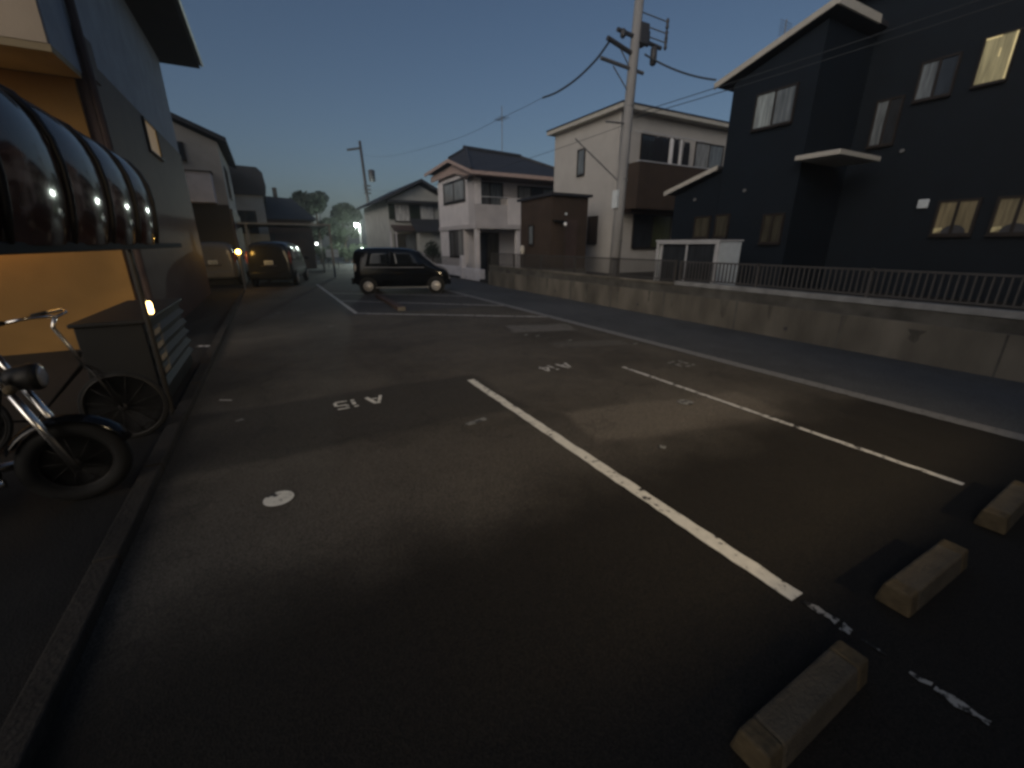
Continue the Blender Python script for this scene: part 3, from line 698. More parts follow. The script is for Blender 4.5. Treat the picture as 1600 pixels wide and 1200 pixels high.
def foliage(name, parent, clumps, n, size, m):
    """leaf faces spread through the volume of several clumps"""
    mb = MB()
    tot = sum(c[3] ** 2 for c in clumps)
    for cx, cy, cz, r in clumps:
        for _ in range(int(n * r * r / tot)):
            d = Vector((random.gauss(0, 1), random.gauss(0, 1), random.gauss(0, 1))).normalized() * r * random.random() ** 0.45
            p = Vector((cx, cy, cz)) + Vector((d.x, d.y, d.z * 0.85))
            u = Vector((random.gauss(0, 1), random.gauss(0, 1), random.gauss(0, 1))).normalized(); v = u.orthogonal().normalized()
            s = size * random.uniform(0.6, 1.4); w = u.cross(v)
            mb.add([p - v * s, p + w * s * 0.45, p + v * s, p - w * s * 0.45], [(0, 1, 2, 3)])
    return mb.build(name, m, parent)
def tree(x, y, hgt, rad, label, group=None, m='leaf_dark', n=1500, size=0.16, low=0.35):
    t = thing('tree', (x, y, 0), label, 'tree', group)
    tr = MB().tube([(x, y, 0), (x + 0.05, y, hgt * 0.3), (x, y + 0.05, hgt * 0.75)], 0.16, 8, 0.05)
    cl = []
    for k in range(9):
        a = k * 2.4; rr = rad * random.uniform(0.3, 0.75); z = hgt * (low + (0.93 - low) * random.random())
        px, py = x + rr * math.cos(a), y + rr * math.sin(a)
        cl.append((px, py, z, rad * random.uniform(0.35, 0.55)))
        tr.tube([(x, y, hgt * 0.35), (px, py, z)], 0.05, 6, 0.02)
    cl.append((x, y, hgt * 0.85, rad * 0.5))
    tr.build('trunk', 'bark', t)
    foliage('crown', t, cl, n, size, m)
    return t
tree(4.5, 46, 6.4, 1.9, 'dark round tree beyond the carport left of the white street lamps', m='leaf_dark', n=7000, size=0.17)
tree(6.9, 47, 5.6, 1.7, 'grey green tree behind the white street lamps', m='leaf', n=5000, size=0.17)
tree(11.0, 33.5, 5.9, 1.3, 'tree top showing between the gabled house and the pink house roofs', m='leaf', n=1200)
sb = thing('shrub', (9.35, 27.6, 0.1), 'dark rounded shrub behind the end pier of the white garden wall', 'shrub')
MB().tube([(9.35, 27.6, 0.05), (9.35, 27.6, 1.2)], 0.04, 6).build('trunk', 'bark', sb)
foliage('crown', sb, [(9.35, 27.6, 1.55, 0.5), (9.3, 27.9, 1.2, 0.45), (9.4, 27.2, 1.15, 0.4)], 900, 0.07, 'leaf_dark')
hg = tag(foliage('hedge', None, [(3.0 + k * 0.55, 43.6 + 0.2 * math.sin(k), 1.0 + 0.25 * math.sin(k * 1.7), 0.75) for k in range(11)], 3800, 0.10, 'leaf'), 'long loose hedge under the white street lamps at the far end', 'hedge')

# ------------------------------------------------------------------ gabled house beyond
h = thing('gabled_house', (9.2, 33, 0), 'grey green gabled house with dark awnings beyond the black hatchback', 'house')
MB().box(7.3, 12.2, 30.0, 38, 0, 4.45).build('wall', 'sage', h)
MB().prism([(7.3, 30.0, 4.45), (9.5, 30.0, 5.45), (11.7, 30.0, 4.45)], (0, 7.9, 0)).build('gable_wall', 'sage', h)
MB().prism([(6.75, 29.5, 4.30), (9.53, 29.5, 5.62), (9.53, 29.5, 5.80), (6.75, 29.5, 4.46)], (0, 8.6, 0)).build('roof', 'tile', h)
MB().prism([(12.4, 29.5, 4.20), (9.53, 29.5, 5.62), (9.53, 29.5, 5.80), (12.4, 29.5, 4.36)], (0, 8.6, 0)).build('roof', 'tile', h)
MB().box(7.2, 12.2, 29.35, 30.0, 4.30, 4.44).build('eave', 'tile', h)
win_y(h, 30.0, 7.75, 8.7, 3.2, 4.2, ('pale_blind',), 'bronze')
win_y(h, 30.0, 9.45, 10.4, 3.25, 4.2, ('pale_blind',), 'bronze')
for a, b in ((8.72, 9.43), (7.32, 7.72)): MB().box(a, b, 29.93, 29.995, 3.3, 4.25).build('shutter', 'leaf_dark', h)
MB().prism([(7.4, 29.2, 2.55), (7.4, 29.2, 2.63), (7.4, 30.0, 2.95), (7.4, 30.0, 2.85)], (2.2, 0, 0)).build('awning', 'brown_dark', h)
win_y(h, 30.0, 7.6, 9.0, 0.2, 2.35, ('dim_pane', 'frosted'), 'bronze')
MB().box(9.3, 10.3, 29.85, 29.99, 0.1, 2.3).build('storm_panel', 'white_wall', h)
for x in (7.2, 7.55): MB().tube([(x, 29.4, 0), (x, 29.4, 2.6)], 0.05, 8).build('awning_post', 'white_wall', h)
h = thing('tiled_outhouse', (9.6, 28.6, 0.1), 'low outhouse with a dark tiled lean-to roof squeezed behind the shrub', 'outhouse')
MB().box(8.95, 10.6, 28.8, 29.6, 0.1, 2.45).build('wall', 'sage', h)
MB().prism([(8.6, 28.4, 2.45), (8.6, 28.4, 2.55), (8.6, 29.7, 3.35), (8.6, 29.7, 3.25)], (2.2, 0, 0)).build('roof', 'tile', h)

# ------------------------------------------------------------------ left apartment block
h = thing('apartment_block', (-5, 15, 0), 'two tone apartment block with overhanging dark eave beside the cycle shelter', 'apartment block')
MB().box(-12, -2.1, 10.0, 19.4, 4.6, 7.32).build('upper_wall', 'bluegrey', h)
MB().box(-12, -2.07, 10.0, 19.38, 0, 4.6).build('lower_wall', 'brown_dark', h)
MB().box(-12, -2.2, 9.93, 9.999, 0, 4.16).build('porch_wall', 'tan', h)
MB().box(-12, -2.1, 8.85, 9.999, 4.26, 5.9).build('balcony', 'bluegrey', h)
MB().box(-12, -2.12, 8.82, 8.849, 4.26, 5.9).build('balcony_front', 'warm_lit', h)
MB().box(-12, -2.1, 8.83, 9.93, 4.17, 4.259).build('porch_ceiling', 'soffit', h)
MB().box(-12, -1.05, 7.8, 19.75, 7.32, 7.50).build('eave', 'dark_eave', h)
MB().prism([(-12, 7.8, 7.501), (-1.05, 7.8, 7.501), (-12, 7.8, 9.6)], (0, 11.95, 0)).build('roof', 'roof_dark', h)
MB().tube([(-0.99, 7.8, 7.45), (-0.99, 19.75, 7.45)], 0.065, 10).build('gutter', 'chrome', h, smooth=True)
MB().tube([(-2.03, 10.06, 0), (-2.03, 10.06, 7.3)], 0.06, 8).build('downpipe', 'brown_dark', h)
MB().box(-2.10, -2.04, 10.10, 10.75, 4.3, 4.9).build('meter_box', 'brown_dark', h)
win_x(h, -2.07, 13.9, 15.2, 3.86, 4.5, ('amber_pane',), 'bronze', out=1)
lo = MB().lathe([(0.05, 0.0), (0.09, 0.05), (0.09, 0.15), (0.04, 0.18)], (-3.7, 9.83, 2.05), (0, 0, 1), 16).build('porch_lamp', 'lamp_warm', h)
def point(name, loc, power, col, rad, parent=None):
    l = bpy.data.lights.new(name, 'POINT'); l.energy = power; l.color = col; l.shadow_soft_size = rad
    o = bpy.data.objects.new(name, l); COL.objects.link(o); o.location = loc; return o
point('porch_lamp_light', (-3.7, 9.3, 2.1), 7.5, (1.0, 0.50, 0.10), 0.12)

# unseen pieces: building added to block sky, lot lamp, wall added to shade stops
h = thing('unseen_rear_block', (0, -8, 0), 'unseen block added behind the camera to shut out sky, with one wall lamp', 'apartment block')
MB().box(-9, 9.5, -14, -7.2, 0, 9.0).build('wall', 'offwhite', h)
MB().box(-9.4, 9.9, -14.4, -6.8, 9.0, 9.2).build('roof', 'roof_dark', h)
MB().box(3.95, 4.05, -7.2, -6.85, 4.5, 4.6).build('lamp_bracket', 'bronze', h)
MB().ball((4.0, -6.85, 4.42), 0.07).build('lamp_globe', 'lamp_warm', h, smooth=True)
fl = bpy.data.lights.new('unseen_flood_light', 'SPOT'); fl.energy = 3100; fl.color = (1.0, 0.77, 0.47); fl.shadow_soft_size = 0.45
fl.spot_size = R(51); fl.spot_blend = 1.0  # cone of the unseen lamp narrowed to fade out like lens vignetting
flo = bpy.data.objects.new('unseen_flood_light', fl); COL.objects.link(flo); flo.location = (4.0, -6.65, 4.40)
flo.rotation_euler = (Vector((3.3, 6.4, 0.0)) - flo.location).to_track_quat('-Z', 'Y').to_euler()
bw = thing('added_shade_wall', (3, -0.85, 0), 'unseen low wall added behind the near bays to shade the ground', 'wall')
MB().box(-1.0, 5.9, -0.95, -0.83, 0, 0.92).build('wall', 'concrete', bw)
MB().box(-1.02, 5.92, -0.97, -0.81, 0.92, 0.97).build('coping', 'concrete_light', bw)

# ------------------------------------------------------------------ cycle shelter
h = thing('cycle_shelter', (-1.7, 4, 0), 'cycle shelter with bulging smoked roof panels along the kerb', 'cycle shelter')
SEC = [(-1.10, 1.75), (-1.068, 1.90), (-1.05, 2.05), (-1.045, 2.2), (-1.06, 2.35), (-1.10, 2.47), (-1.17, 2.57), (-1.29, 2.64), (-1.5, 2.70), (-1.9, 2.76), (-2.3, 2.78)]
RIB = [-0.3, 0.55, 1.38, 2.22, 3.06, 3.90, 4.74, 5.57, 6.38]
for a, b in zip(RIB[:-1], RIB[1:]):
    vs = []; fs = []; n = 12; k = len(SEC)
    for i, (x, z) in enumerate(SEC):
        p, q = SEC[max(0, i - 1)], SEC[min(k - 1, i + 1)]; tx, tz = q[0] - p[0], q[1] - p[1]; L = math.hypot(tx, tz); nx, nz = tz / L, -tx / L
        for j in range(n + 1):
            t_ = j / n; bow = 0.035 * (1 - (2 * t_ - 1) ** 2)
            vs.append((x + nx * bow, a + 0.02 + (b - a - 0.04) * t_, z + nz * bow))
    for i in range(k - 1):
        for j in range(n): c = i * (n + 1) + j; fs.append((c, c + 1, c + n + 2, c + n + 1))
    MB().add(vs, fs).build('roof_panel', 'poly', h, sub=1)
for y in RIB:
    MB().tube([(x + 0.008, y, z + 0.004) for x, z in SEC], 0.024, 8).build('rib', 'rib', h, smooth=True)
MB().box(-1.14, -1.08, -0.4, 8.0, 1.70, 1.76).build('eave_rail', 'rubber', h, bevel=0.008)
MB().box(-2.34, -2.26, -0.4, 8.0, 2.70, 2.78).build('back_rail', 'rib', h)
for y in (-0.3, 2.2):
    MB().tube([(-2.3, y, 0), (-2.3, y, 2.72)], 0.035, 10).build('post', 'rib', h)
MB().tube([(-1.15, 5.42, 0), (-1.15, 5.42, 1.72)], 0.026, 10).build('front_post', 'dark_steel', h)
lm = thing('post_lamp', (-1.115, 5.42, 1.1), 'small warm lamp glowing on the front post of the cycle shelter', 'lamp')
MB().lathe([(0.012, 0), (0.022, 0.015), (0.022, 0.10), (0.012, 0.12)], (-1.105, 5.42, 1.09), (0, 0, 1), 12).build('lens', 'lamp_warm', lm, smooth=True)
MB().box(-1.126, -1.12, 5.395, 5.445, 1.07, 1.23).build('back_plate', 'steel', lm)
point('post_lamp_light', (-1.06, 5.42, 1.15), 0.16, (1.0, 0.6, 0.2), 0.03)

# louvred cabinet
c = thing('louvred_cabinet', (-1.45, 6.5, 0), 'black louvred metal cabinet at the kerb under the small warm post lamp', 'cabinet')
MB().box(-1.75, -1.22, 5.55, 7.6, 0.06, 0.98).build('body', 'black', c, bevel=0.01)
MB().box(-1.78, -1.17, 5.52, 7.63, 0.98, 1.02).build('top', 'black', c, bevel=0.01)
for k in range(5):
    z = 0.30 + k * 0.14
    l = MB(); l.prism([(-1.22, 5.6, z), (-1.17, 5.6, z - 0.03), (-1.17, 5.6, z - 0.018), (-1.22, 5.6, z + 0.03)], (0, 1.95, 0))
    l.build('louvre', 'black', c)
gm = MB()
for r_ in range(4):
    for k in range(6): gm.tube([(-1.162, 5.60 + k * 0.045 + r_ * 0.02, 0.90 - r_ * 0.14), (-1.162, 5.60 + k * 0.045 + r_ * 0.02, 0.84 - r_ * 0.14)], 0.007, 8)
for r_ in range(4): gm.box(-1.172, -1.160, 5.58, 5.92, 0.868 - r_ * 0.14, 0.874 - r_ * 0.14)
gm.box(-1.172, -1.162, 5.915, 5.925, 0.40, 0.92)
gm.build('grille', 'chrome', c)
for y in (5.6, 7.5): MB().box(-1.72, -1.25, y, y + 0.05, 0, 0.06).build('foot', 'black', c)

# ------------------------------------------------------------------ motorcycle and bicycle
def wheel(parent, name, cx, y, cz, r, w, tyre_m='rubber', rim_m='dark_steel', spokes=18, ax=(0, 1, 0)):
    t = MB(); prof = []
    for k in range(13):
        a = 2 * math.pi * k / 12; prof.append((r - w * 0.55 + w * 0.55 * math.cos(a), w * 0.5 * math.sin(a)))
    t.lathe(prof, (cx, y, cz), ax, 32)
    o = t.build(name, tyre_m, parent, smooth=True)
    rm = MB(); prof = [(r - w * 1.0 + 0.012 * math.cos(2 * math.pi * k / 8), 0.022 * math.sin(2 * math.pi * k / 8)) for k in range(9)]
    rm.lathe(prof, (cx, y, cz), ax, 32)
    for k in range(spokes):
        a = 2 * math.pi * k / spokes
        rm.tube([(cx + 0.03 * math.cos(a), y + (0.03 if k % 2 else -0.03), cz + 0.03 * math.sin(a)), (cx + (r - w) * math.cos(a + 0.3), y, cz + (r - w) * math.sin(a + 0.3))], 0.003, 4)
    rm.lathe([(0.02, -0.05), (0.035, -0.045), (0.035, 0.045), (0.02, 0.05)], (cx, y, cz), ax, 12)
    rm.build('rim', rim_m, o, smooth=True)
    return o
m = thing('motorcycle', (-1.4, 3.8, 0), 'black motorcycle with chrome front fork parked nose out under the shelter', 'motorcycle', local=True, rz=0.06)
wheel(m, 'wheel', 0, 0, 0.30, 0.30, 0.10); wheel(m, 'wheel', -1.38, 0, 0.30, 0.30, 0.13)
for s in (-1, 1):
    MB().tube([(0.02, s * 0.10, 0.27), (-0.06, s * 0.10, 0.55), (-0.15, s * 0.10, 0.85)], 0.026, 12, 0.022).build('fork', 'chrome', m, smooth=True)
    MB().tube([(-0.14, s * 0.10, 0.82), (-0.22, s * 0.10, 1.08)], 0.019, 12).build('fork_tube', 'chrome', m, smooth=True)
    MB().tube([(-1.38, s * 0.13, 0.32), (-1.16, s * 0.14, 0.68)], 0.022, 8).build('shock', 'chrome', m, smooth=True)
    MB().tube([(-0.30, s * 0.16, 0.30), (-0.75, s * 0.17, 0.26), (-1.6, s * 0.19, 0.32)], 0.03, 10, 0.045).build('exhaust_pipe', 'chrome', m, smooth=True)
    MB().tube([(-0.26, s * 0.05, 1.10), (-0.27, s * 0.28, 1.17), (-0.40, s * 0.36, 1.13)], 0.012, 8).build('handlebar', 'chrome', m, smooth=True)
    MB().tube([(-0.38, s * 0.355, 1.135), (-0.50, s * 0.385, 1.10)], 0.018, 8).build('grip', 'rubber', m, smooth=True)
    MB().tube([(-0.27, s * 0.25, 1.16), (-0.24, s * 0.30, 1.32)], 0.006, 6).build('mirror_stem', 'chrome', m)
    MB().ball((-0.24, s * 0.32, 1.36), 0.055, 12, 0.35, 1.1, 0.8).build('mirror', 'black', m, smooth=True)
fd = MB()
vs = []; fs = []
for i in range(15):
    a = math.radians(20 + i * 9.5)
    for j, (dy, dr) in enumerate(((-0.075, -0.02), (0, 0.012), (0.075, -0.02))): vs.append(((0.34 + dr) * math.cos(a), dy, 0.30 + (0.34 + dr) * math.sin(a)))
    if i:
        for j in range(2): b_ = (i - 1) * 3 + j; fs.append((b_, b_ + 1, b_ + 4, b_ + 3))
fo = fd.add(vs, fs).build('front_fender', 'carblack', m, smooth=True); fo.modifiers.new('t', 'SOLIDIFY').thickness = 0.006
vs = []; fs = []
for i in range(15):
    a = math.radians(30 + i * 9.5)
    for j, (dy, dr) in enumerate(((-0.095, -0.03), (0, 0.012), (0.095, -0.03))): vs.append((-1.38 + (0.36 + dr) * math.cos(a), dy, 0.30 + (0.36 + dr) * math.sin(a)))
    if i:
        for j in range(2): b_ = (i - 1) * 3 + j; fs.append((b_, b_ + 1, b_ + 4, b_ + 3))
fo = MB().add(vs, fs).build('rear_fender', 'carblack', m, smooth=True); fo.modifiers.new('t', 'SOLIDIFY').thickness = 0.006
def lump(secs, n=14):
    """loft of ellipses (x, z, half width, half height)"""
    vs = []; fs = []
    for x, z, w, hh in secs:
        for j in range(n): a = 2 * math.pi * j / n; vs.append((x, w * math.cos(a), z + hh * math.sin(a)))
    for i in range(len(secs) - 1):
        for j in range(n): q = (j + 1) % n; fs.append((i * n + j, i * n + q, (i + 1) * n + q, (i + 1) * n + j))
    fs.append(tuple(range(n - 1, -1, -1))); fs.append(tuple(range((len(secs) - 1) * n, len(secs) * n)))
    return MB().add(vs, fs)
lump([(-0.28, 0.92, 0.04, 0.04), (-0.34, 0.92, 0.12, 0.09), (-0.48, 0.91, 0.15, 0.12), (-0.66, 0.86, 0.13, 0.10), (-0.78, 0.80, 0.08, 0.05)]).build('fuel_tank', 'carblack', m, sub=1)
lump([(-0.74, 0.78, 0.08, 0.04), (-0.85, 0.74, 0.14, 0.06), (-1.05, 0.75, 0.15, 0.06), (-1.25, 0.82, 0.12, 0.06), (-1.5, 0.86, 0.08, 0.04)]).build('seat', 'rubber', m, sub=1)
lump([(-0.40, 0.44, 0.10, 0.12), (-0.46, 0.46, 0.16, 0.19), (-0.62, 0.46, 0.18, 0.21), (-0.82, 0.42, 0.17, 0.16), (-0.90, 0.40, 0.10, 0.10)]).build('engine', 'steel', m, sub=1)
MB().tube([(-0.20, 0, 0.98), (-0.32, 0, 0.60), (-0.38, 0, 0.28), (-0.9, 0, 0.24), (-1.38, 0, 0.30)], 0.025, 8).build('frame', 'black', m, smooth=True)
hl = lump([(-0.02, 0.93, 0.085, 0.085), (-0.06, 0.93, 0.09, 0.09), (-0.16, 0.93, 0.07, 0.07), (-0.2, 0.93, 0.03, 0.03)]).build('headlight', 'dark_steel', m, smooth=True)
MB().lathe([(0.078, 0), (0.06, 0.014), (0.02, 0.02)], (-0.018, 0, 0.93), (1, 0, 0), 16).build('lens', 'headl', hl, smooth=True)
for s in (-1, 1): MB().ball((-0.12, s * 0.17, 0.90), 0.032).build('indicator', 'stop_yellow', m, smooth=True)

b = thing('bicycle', (-1.62, 4.95, 0), 'bicycle with swept chrome handlebar parked behind the motorcycle', 'bicycle', local=True, rz=-0.1)
wheel(b, 'wheel', 0.25, 0, 0.33, 0.33, 0.035, spokes=24); wheel(b, 'wheel', -0.85, 0, 0.33, 0.33, 0.035, spokes=24)
MB().tube([(0.06, 0, 0.86), (0.03, 0, 0.72), (-0.38, 0, 0.28), (-0.52, 0, 0.80)], 0.017, 8).build('frame', 'black', b, smooth=True)
MB().tube([(-0.38, 0, 0.28), (-0.85, 0.05, 0.33), (-0.50, 0, 0.72)], 0.011, 8).build('chain_stay', 'black', b, smooth=True)
for s in (-1, 1): MB().tube([(0.25, s * 0.05, 0.33), (0.12, s * 0.05, 0.68), (0.06, 0, 0.74)], 0.012, 8).build('fork', 'dark_steel', b, smooth=True)
MB().tube([(0.07, 0, 0.70), (0.0, 0, 0.92), (-0.06, 0, 1.08), (-0.03, 0, 1.16)], 0.015, 10).build('stem', 'chrome', b, smooth=True)
for s in (-1, 1):
    MB().tube([(-0.03, 0, 1.16), (0.0, s * 0.12, 1.19), (-0.06, s * 0.25, 1.20), (-0.22, s * 0.29, 1.17)], 0.012, 8).build('handlebar', 'chrome', b, smooth=True)
    MB().tube([(-0.2, s * 0.29, 1.175), (-0.31, s * 0.30, 1.15)], 0.017, 8).build('grip', 'rubber', b, smooth=True)
MB().ball((-0.55, 0, 0.86), 0.10, 12, 1.2, 0.8, 0.4).build('saddle', 'black', b, smooth=True)

# ------------------------------------------------------------------ cars
def lerp_tab(tab, x):
    for (a, b) in zip(tab[:-1], tab[1:]):
        if a[0] <= x <= b[0]:
            u = (x - a[0]) / (b[0] - a[0]); return [p + (q - p) * u for p, q in zip(a, b)]
    return list(tab[0] if x < tab[0][0] else tab[-1])
def make_car(name, loc, rz, label, paintm, tab, wb, r, side_polys, rear_poly=None, front_poly=None, plate_rear=True, track=None, hub='hubcap'):
    """tab rows: x, z bottom, z belt, z top, half width, half roof width (front is +x)"""
    c = thing(name, loc, label, 'car', None, local=True, rz=rz)
    xs = [t_[0] for t_ in tab]; vs = []; fs = []; n = 16
    def ring(x):
        _, zb, zl, zt, w, wr = lerp_tab(tab, x)
        half = [(0, zb), (w * 0.80, zb), (w * 0.97, zb + 0.10), (w, zb + (zl - zb) * 0.55), (w * 0.965, zl), (wr + (w * 0.965 - wr) * 0.45, zl + (zt - zl) * 0.55), (wr, zt - (zt - zl) * 0.10 - 0.02), (wr * 0.72, zt), (0, zt + 0.015)]
        return [(x, y, z) for y, z in half] + [(x, -y, z) for y, z in half[-2:0:-1]]
    for x in xs: vs += ring(x)
    for i in range(len(xs) - 1):
        for j in range(n): q = (j + 1) % n; fs.append((i * n + j, i * n + q, (i + 1) * n + q, (i + 1) * n + j))
    fs.append(tuple(range(n - 1, -1, -1))); fs.append(tuple(range((len(xs) - 1) * n, len(xs) * n)))
    MB().add(vs, fs).build('body', paintm, c, sub=2)
    def side_y(x, z):
        _, zb, zl, zt, w, wr = lerp_tab(tab, x)
        k = max(0, min(1, (z - zl) / max(0.05, zt - zl))); return w * 0.965 + (wr - w * 0.965) * k
    for s in (-1, 1):
        for poly in side_polys:
            g = MB(); N = 5; a, b_, d, e = poly     # lower rear, lower front, upper front, upper rear
            vv = []; ff = []
            for i in range(N + 1):
                for j in range(N + 1):
                    u, v = i / N, j / N
                    lx = a[0] + (b_[0] - a[0]) * u; lz = a[1] + (b_[1] - a[1]) * u; ux = e[0] + (d[0] - e[0]) * u; uz = e[1] + (d[1] - e[1]) * u
                    x = lx + (ux - lx) * v; z = lz + (uz - lz) * v; vv.append((x, s * (side_y(x, z) + 0.006), z))
            for i in range(N):
                for j in range(N): q = i * (N + 1) + j; f4 = (q, q + 1, q + N + 2, q + N + 1); ff.append(f4 if s < 0 else f4[::-1])
            w_ = g.add(vv, ff).build('side_window', 'carglass', c, smooth=True)
            w_.modifiers.new('t', 'SOLIDIFY').thickness = 0.008
    for nm, poly, sg in (('rear_window', rear_poly, -1), ('windscreen', front_poly, 1)):
        if poly:
            (x0, z0, w0), (x1, z1, w1) = poly; g = MB(); vv = []; ff = []
            for i in range(4):
                u = i / 3; x = x0 + (x1 - x0) * u; z = z0 + (z1 - z0) * u; w = w0 + (w1 - w0) * u
                for j in range(7): t_ = j / 6 * 2 - 1; vv.append((x - sg * 0.07 * t_ * t_ + sg * 0.012, w * t_, z))
            for i in range(3):
                for j in range(6): q = i * 7 + j; ff.append((q, q + 1, q + 8, q + 7))
            o = g.add(vv, ff).build(nm, 'carglass', c, smooth=True); o.modifiers.new('t', 'SOLIDIFY').thickness = 0.01
    W_ = max(t_[4] for t_ in tab); tr = track or W_ - 0.08
    for x in (wb / 2, -wb / 2):
        for s in (-1, 1):
            MB().lathe([(r + 0.045, 0), (r + 0.045, 0.02), (r * 0.6, 0.022)], (x, s * (W_ - 0.022), r + 0.01), (0, s, 0), 28).build('wheel_arch', 'black', c)
            t_ = MB().lathe([(r * 0.62, -0.18), (r * 0.95, -0.18), (r, -0.15), (r, -0.03), (r * 0.95, 0), (r * 0.64, 0.0)], (x, s * (W_ + 0.012), r), (0, s, 0), 32).build('wheel', 'rubber', c, smooth=True)
            hb = MB().lathe([(r * 0.64, -0.01), (r * 0.62, 0.012), (r * 0.5, 0.006), (r * 0.2, 0.02), (r * 0.12, 0.03), (0.001, 0.032)], (x, s * (W_ + 0.012), r), (0, s, 0), 32)
            hb.build('hubcap', hub, t_, smooth=True)
            sl_ = MB()
            for k in range(9):
                a = 2 * math.pi * k / 9; p = Vector((x + r * 0.43 * math.cos(a), s * (W_ + 0.026), r + r * 0.43 * math.sin(a)))
                sl_.ball(p, r * 0.075, 8, 1, 0.2, 1)
            sl_.build('hub_slots', 'black', t_)
    return c
kei = [(-1.72, 0.34, 0.95, 1.40, 0.60, 0.46), (-1.66, 0.28, 0.96, 1.54, 0.71, 0.58), (-1.40, 0.24, 0.97, 1.61, 0.735, 0.62), (-0.6, 0.22, 0.96, 1.63, 0.738, 0.62), (0.25, 0.22, 0.96, 1.60, 0.738, 0.61),
       (0.62, 0.22, 0.96, 1.50, 0.738, 0.60), (1.10, 0.22, 0.95, 1.10, 0.735, 0.61), (1.24, 0.23, 0.90, 0.99, 0.73, 0.60), (1.50, 0.24, 0.80, 0.90, 0.71, 0.56), (1.66, 0.28, 0.68, 0.78, 0.64, 0.50), (1.72, 0.36, 0.56, 0.66, 0.54, 0.42)]
car1 = make_car('hatchback', (4.4, 16.5, 0.006), R(-20), 'small black hatchback with silver hubcaps parked across the diagonal bays', 'carblack', kei, 2.42, 0.275,
    [[(-1.25, 0.99), (-0.42, 0.98), (-0.42, 1.49), (-1.12, 1.47)], [(-0.36, 0.98), (0.86, 0.98), (0.44, 1.49), (-0.36, 1.51)]],
    ((-1.70, 1.0, 0.60), (-1.66, 1.44, 0.50)), ((1.12, 1.07, 0.60), (0.64, 1.49, 0.52)))
for s in (-1, 1):
    MB().ball((-1.62, s * 0.66, 0.93), 0.11, 12, 0.55, 0.5, 1.4).build('taillight', 'hubcap', car1, smooth=True)
    MB().ball((1.50, s * 0.54, 0.70), 0.12, 12, 0.9, 0.7, 0.9).build('headlight', 'carglass', car1, smooth=True)
    MB().ball((0.62, s * 0.83, 1.02), 0.09, 12, 0.6, 1.0, 0.75).build('door_mirror', 'carblack', car1, smooth=True)
    MB().tube([(-1.3, s * 0.745, 0.945), (0.8, s * 0.745, 0.93)], 0.008, 6).build('belt_trim', 'alu', car1)
    for x in (-0.25, -1.0): MB().tube([(x, s * 0.745, 0.86), (x + 0.16, s * 0.745, 0.86)], 0.014, 6).build('door_handle', 'black', car1)
    MB().box(-0.95, 0.95, s * 0.70, s * 0.745, 0.21, 0.25).build('side_sill', 'steel', car1)
MB().box(-1.80, -1.69, -0.66, 0.66, 0.34, 0.58).build('bumper', 'carblack', car1, bevel=0.04)
MB().box(1.66, 1.76, -0.60, 0.60, 0.30, 0.52).build('bumper', 'carblack', car1, bevel=0.04)
van = [(-2.15, 0.36, 1.02, 1.55, 0.76, 0.60), (-2.08, 0.28, 1.03, 1.76, 0.86, 0.70), (-1.8, 0.25, 1.03, 1.84, 0.885, 0.74), (-0.5, 0.24, 1.02, 1.86, 0.89, 0.75), (0.5, 0.24, 1.0, 1.83, 0.89, 0.74),
       (1.0, 0.24, 0.98, 1.60, 0.89, 0.72), (1.5, 0.25, 0.96, 1.14, 0.885, 0.72), (1.95, 0.27, 0.86, 1.0, 0.84, 0.68), (2.15, 0.34, 0.7, 0.84, 0.72, 0.58)]
def minivan(loc, rz, label, pm):
    c = make_car('minivan', loc, rz, label, pm, van, 2.75, 0.32,
        [[(-1.75, 1.08), (-0.75, 1.07), (-0.75, 1.68), (-1.62, 1.67)], [(-0.68, 1.07), (0.25, 1.05), (0.25, 1.68), (-0.68, 1.68)], [(0.31, 1.05), (1.2, 1.03), (0.72, 1.66), (0.31, 1.68)]],
        ((-2.13, 1.08, 0.74), (-2.03, 1.68, 0.64)), ((1.52, 1.10, 0.72), (0.88, 1.72, 0.64)))
    for s in (-1, 1):
        MB().ball((-2.03, s * 0.80, 1.18), 0.12, 12, 0.5, 0.55, 2.4).build('taillight', 'tail', c, smooth=True)
        MB().ball((1.98, s * 0.66, 0.82), 0.14, 12, 0.8, 0.9, 0.7).build('headlight', 'headl', c, smooth=True)
        MB().ball((1.1, s * 1.0, 1.1), 0.11, 12, 0.6, 1.0, 0.8).build('door_mirror', pm, c, smooth=True)
    MB().box(-2.24, -2.10, -0.78, 0.78, 0.36, 0.62).build('bumper', pm, c, bevel=0.05)
    p = MB().box(-2.20, -2.165, -0.165, 0.165, 0.92, 1.085).build('licence_plate', 'plate', c, bevel=0.005)
    q = MB()
    for k in range(4): y = 0.09 - k * 0.065; q.box(-2.203, -2.2002, y - 0.022, y - 0.006, 0.945, 1.03); q.box(-2.203, -2.2002, y + 0.002, y + 0.014, 0.945, 1.03) if k % 2 else q.box(-2.203, -2.2002, y - 0.004, y + 0.018, 1.0, 1.03)
    q.build('plate_marks', 'plate_ink', p)
    MB().tube([(-2.17, -0.30, 0.87), (-2.17, 0.30, 0.87)], 0.02, 8).build('hatch_trim', 'chrome', c)
    return c
minivan((0.42, 23.0, 0.006), R(90 - 12), 'dark minivan with a white number plate parked under the carport', 'cardark')
minivan((-1.95, 24.6, 0.006), R(90 - 4), 'pale minivan beside the amber lamp left of the dark minivan', 'carwhite')

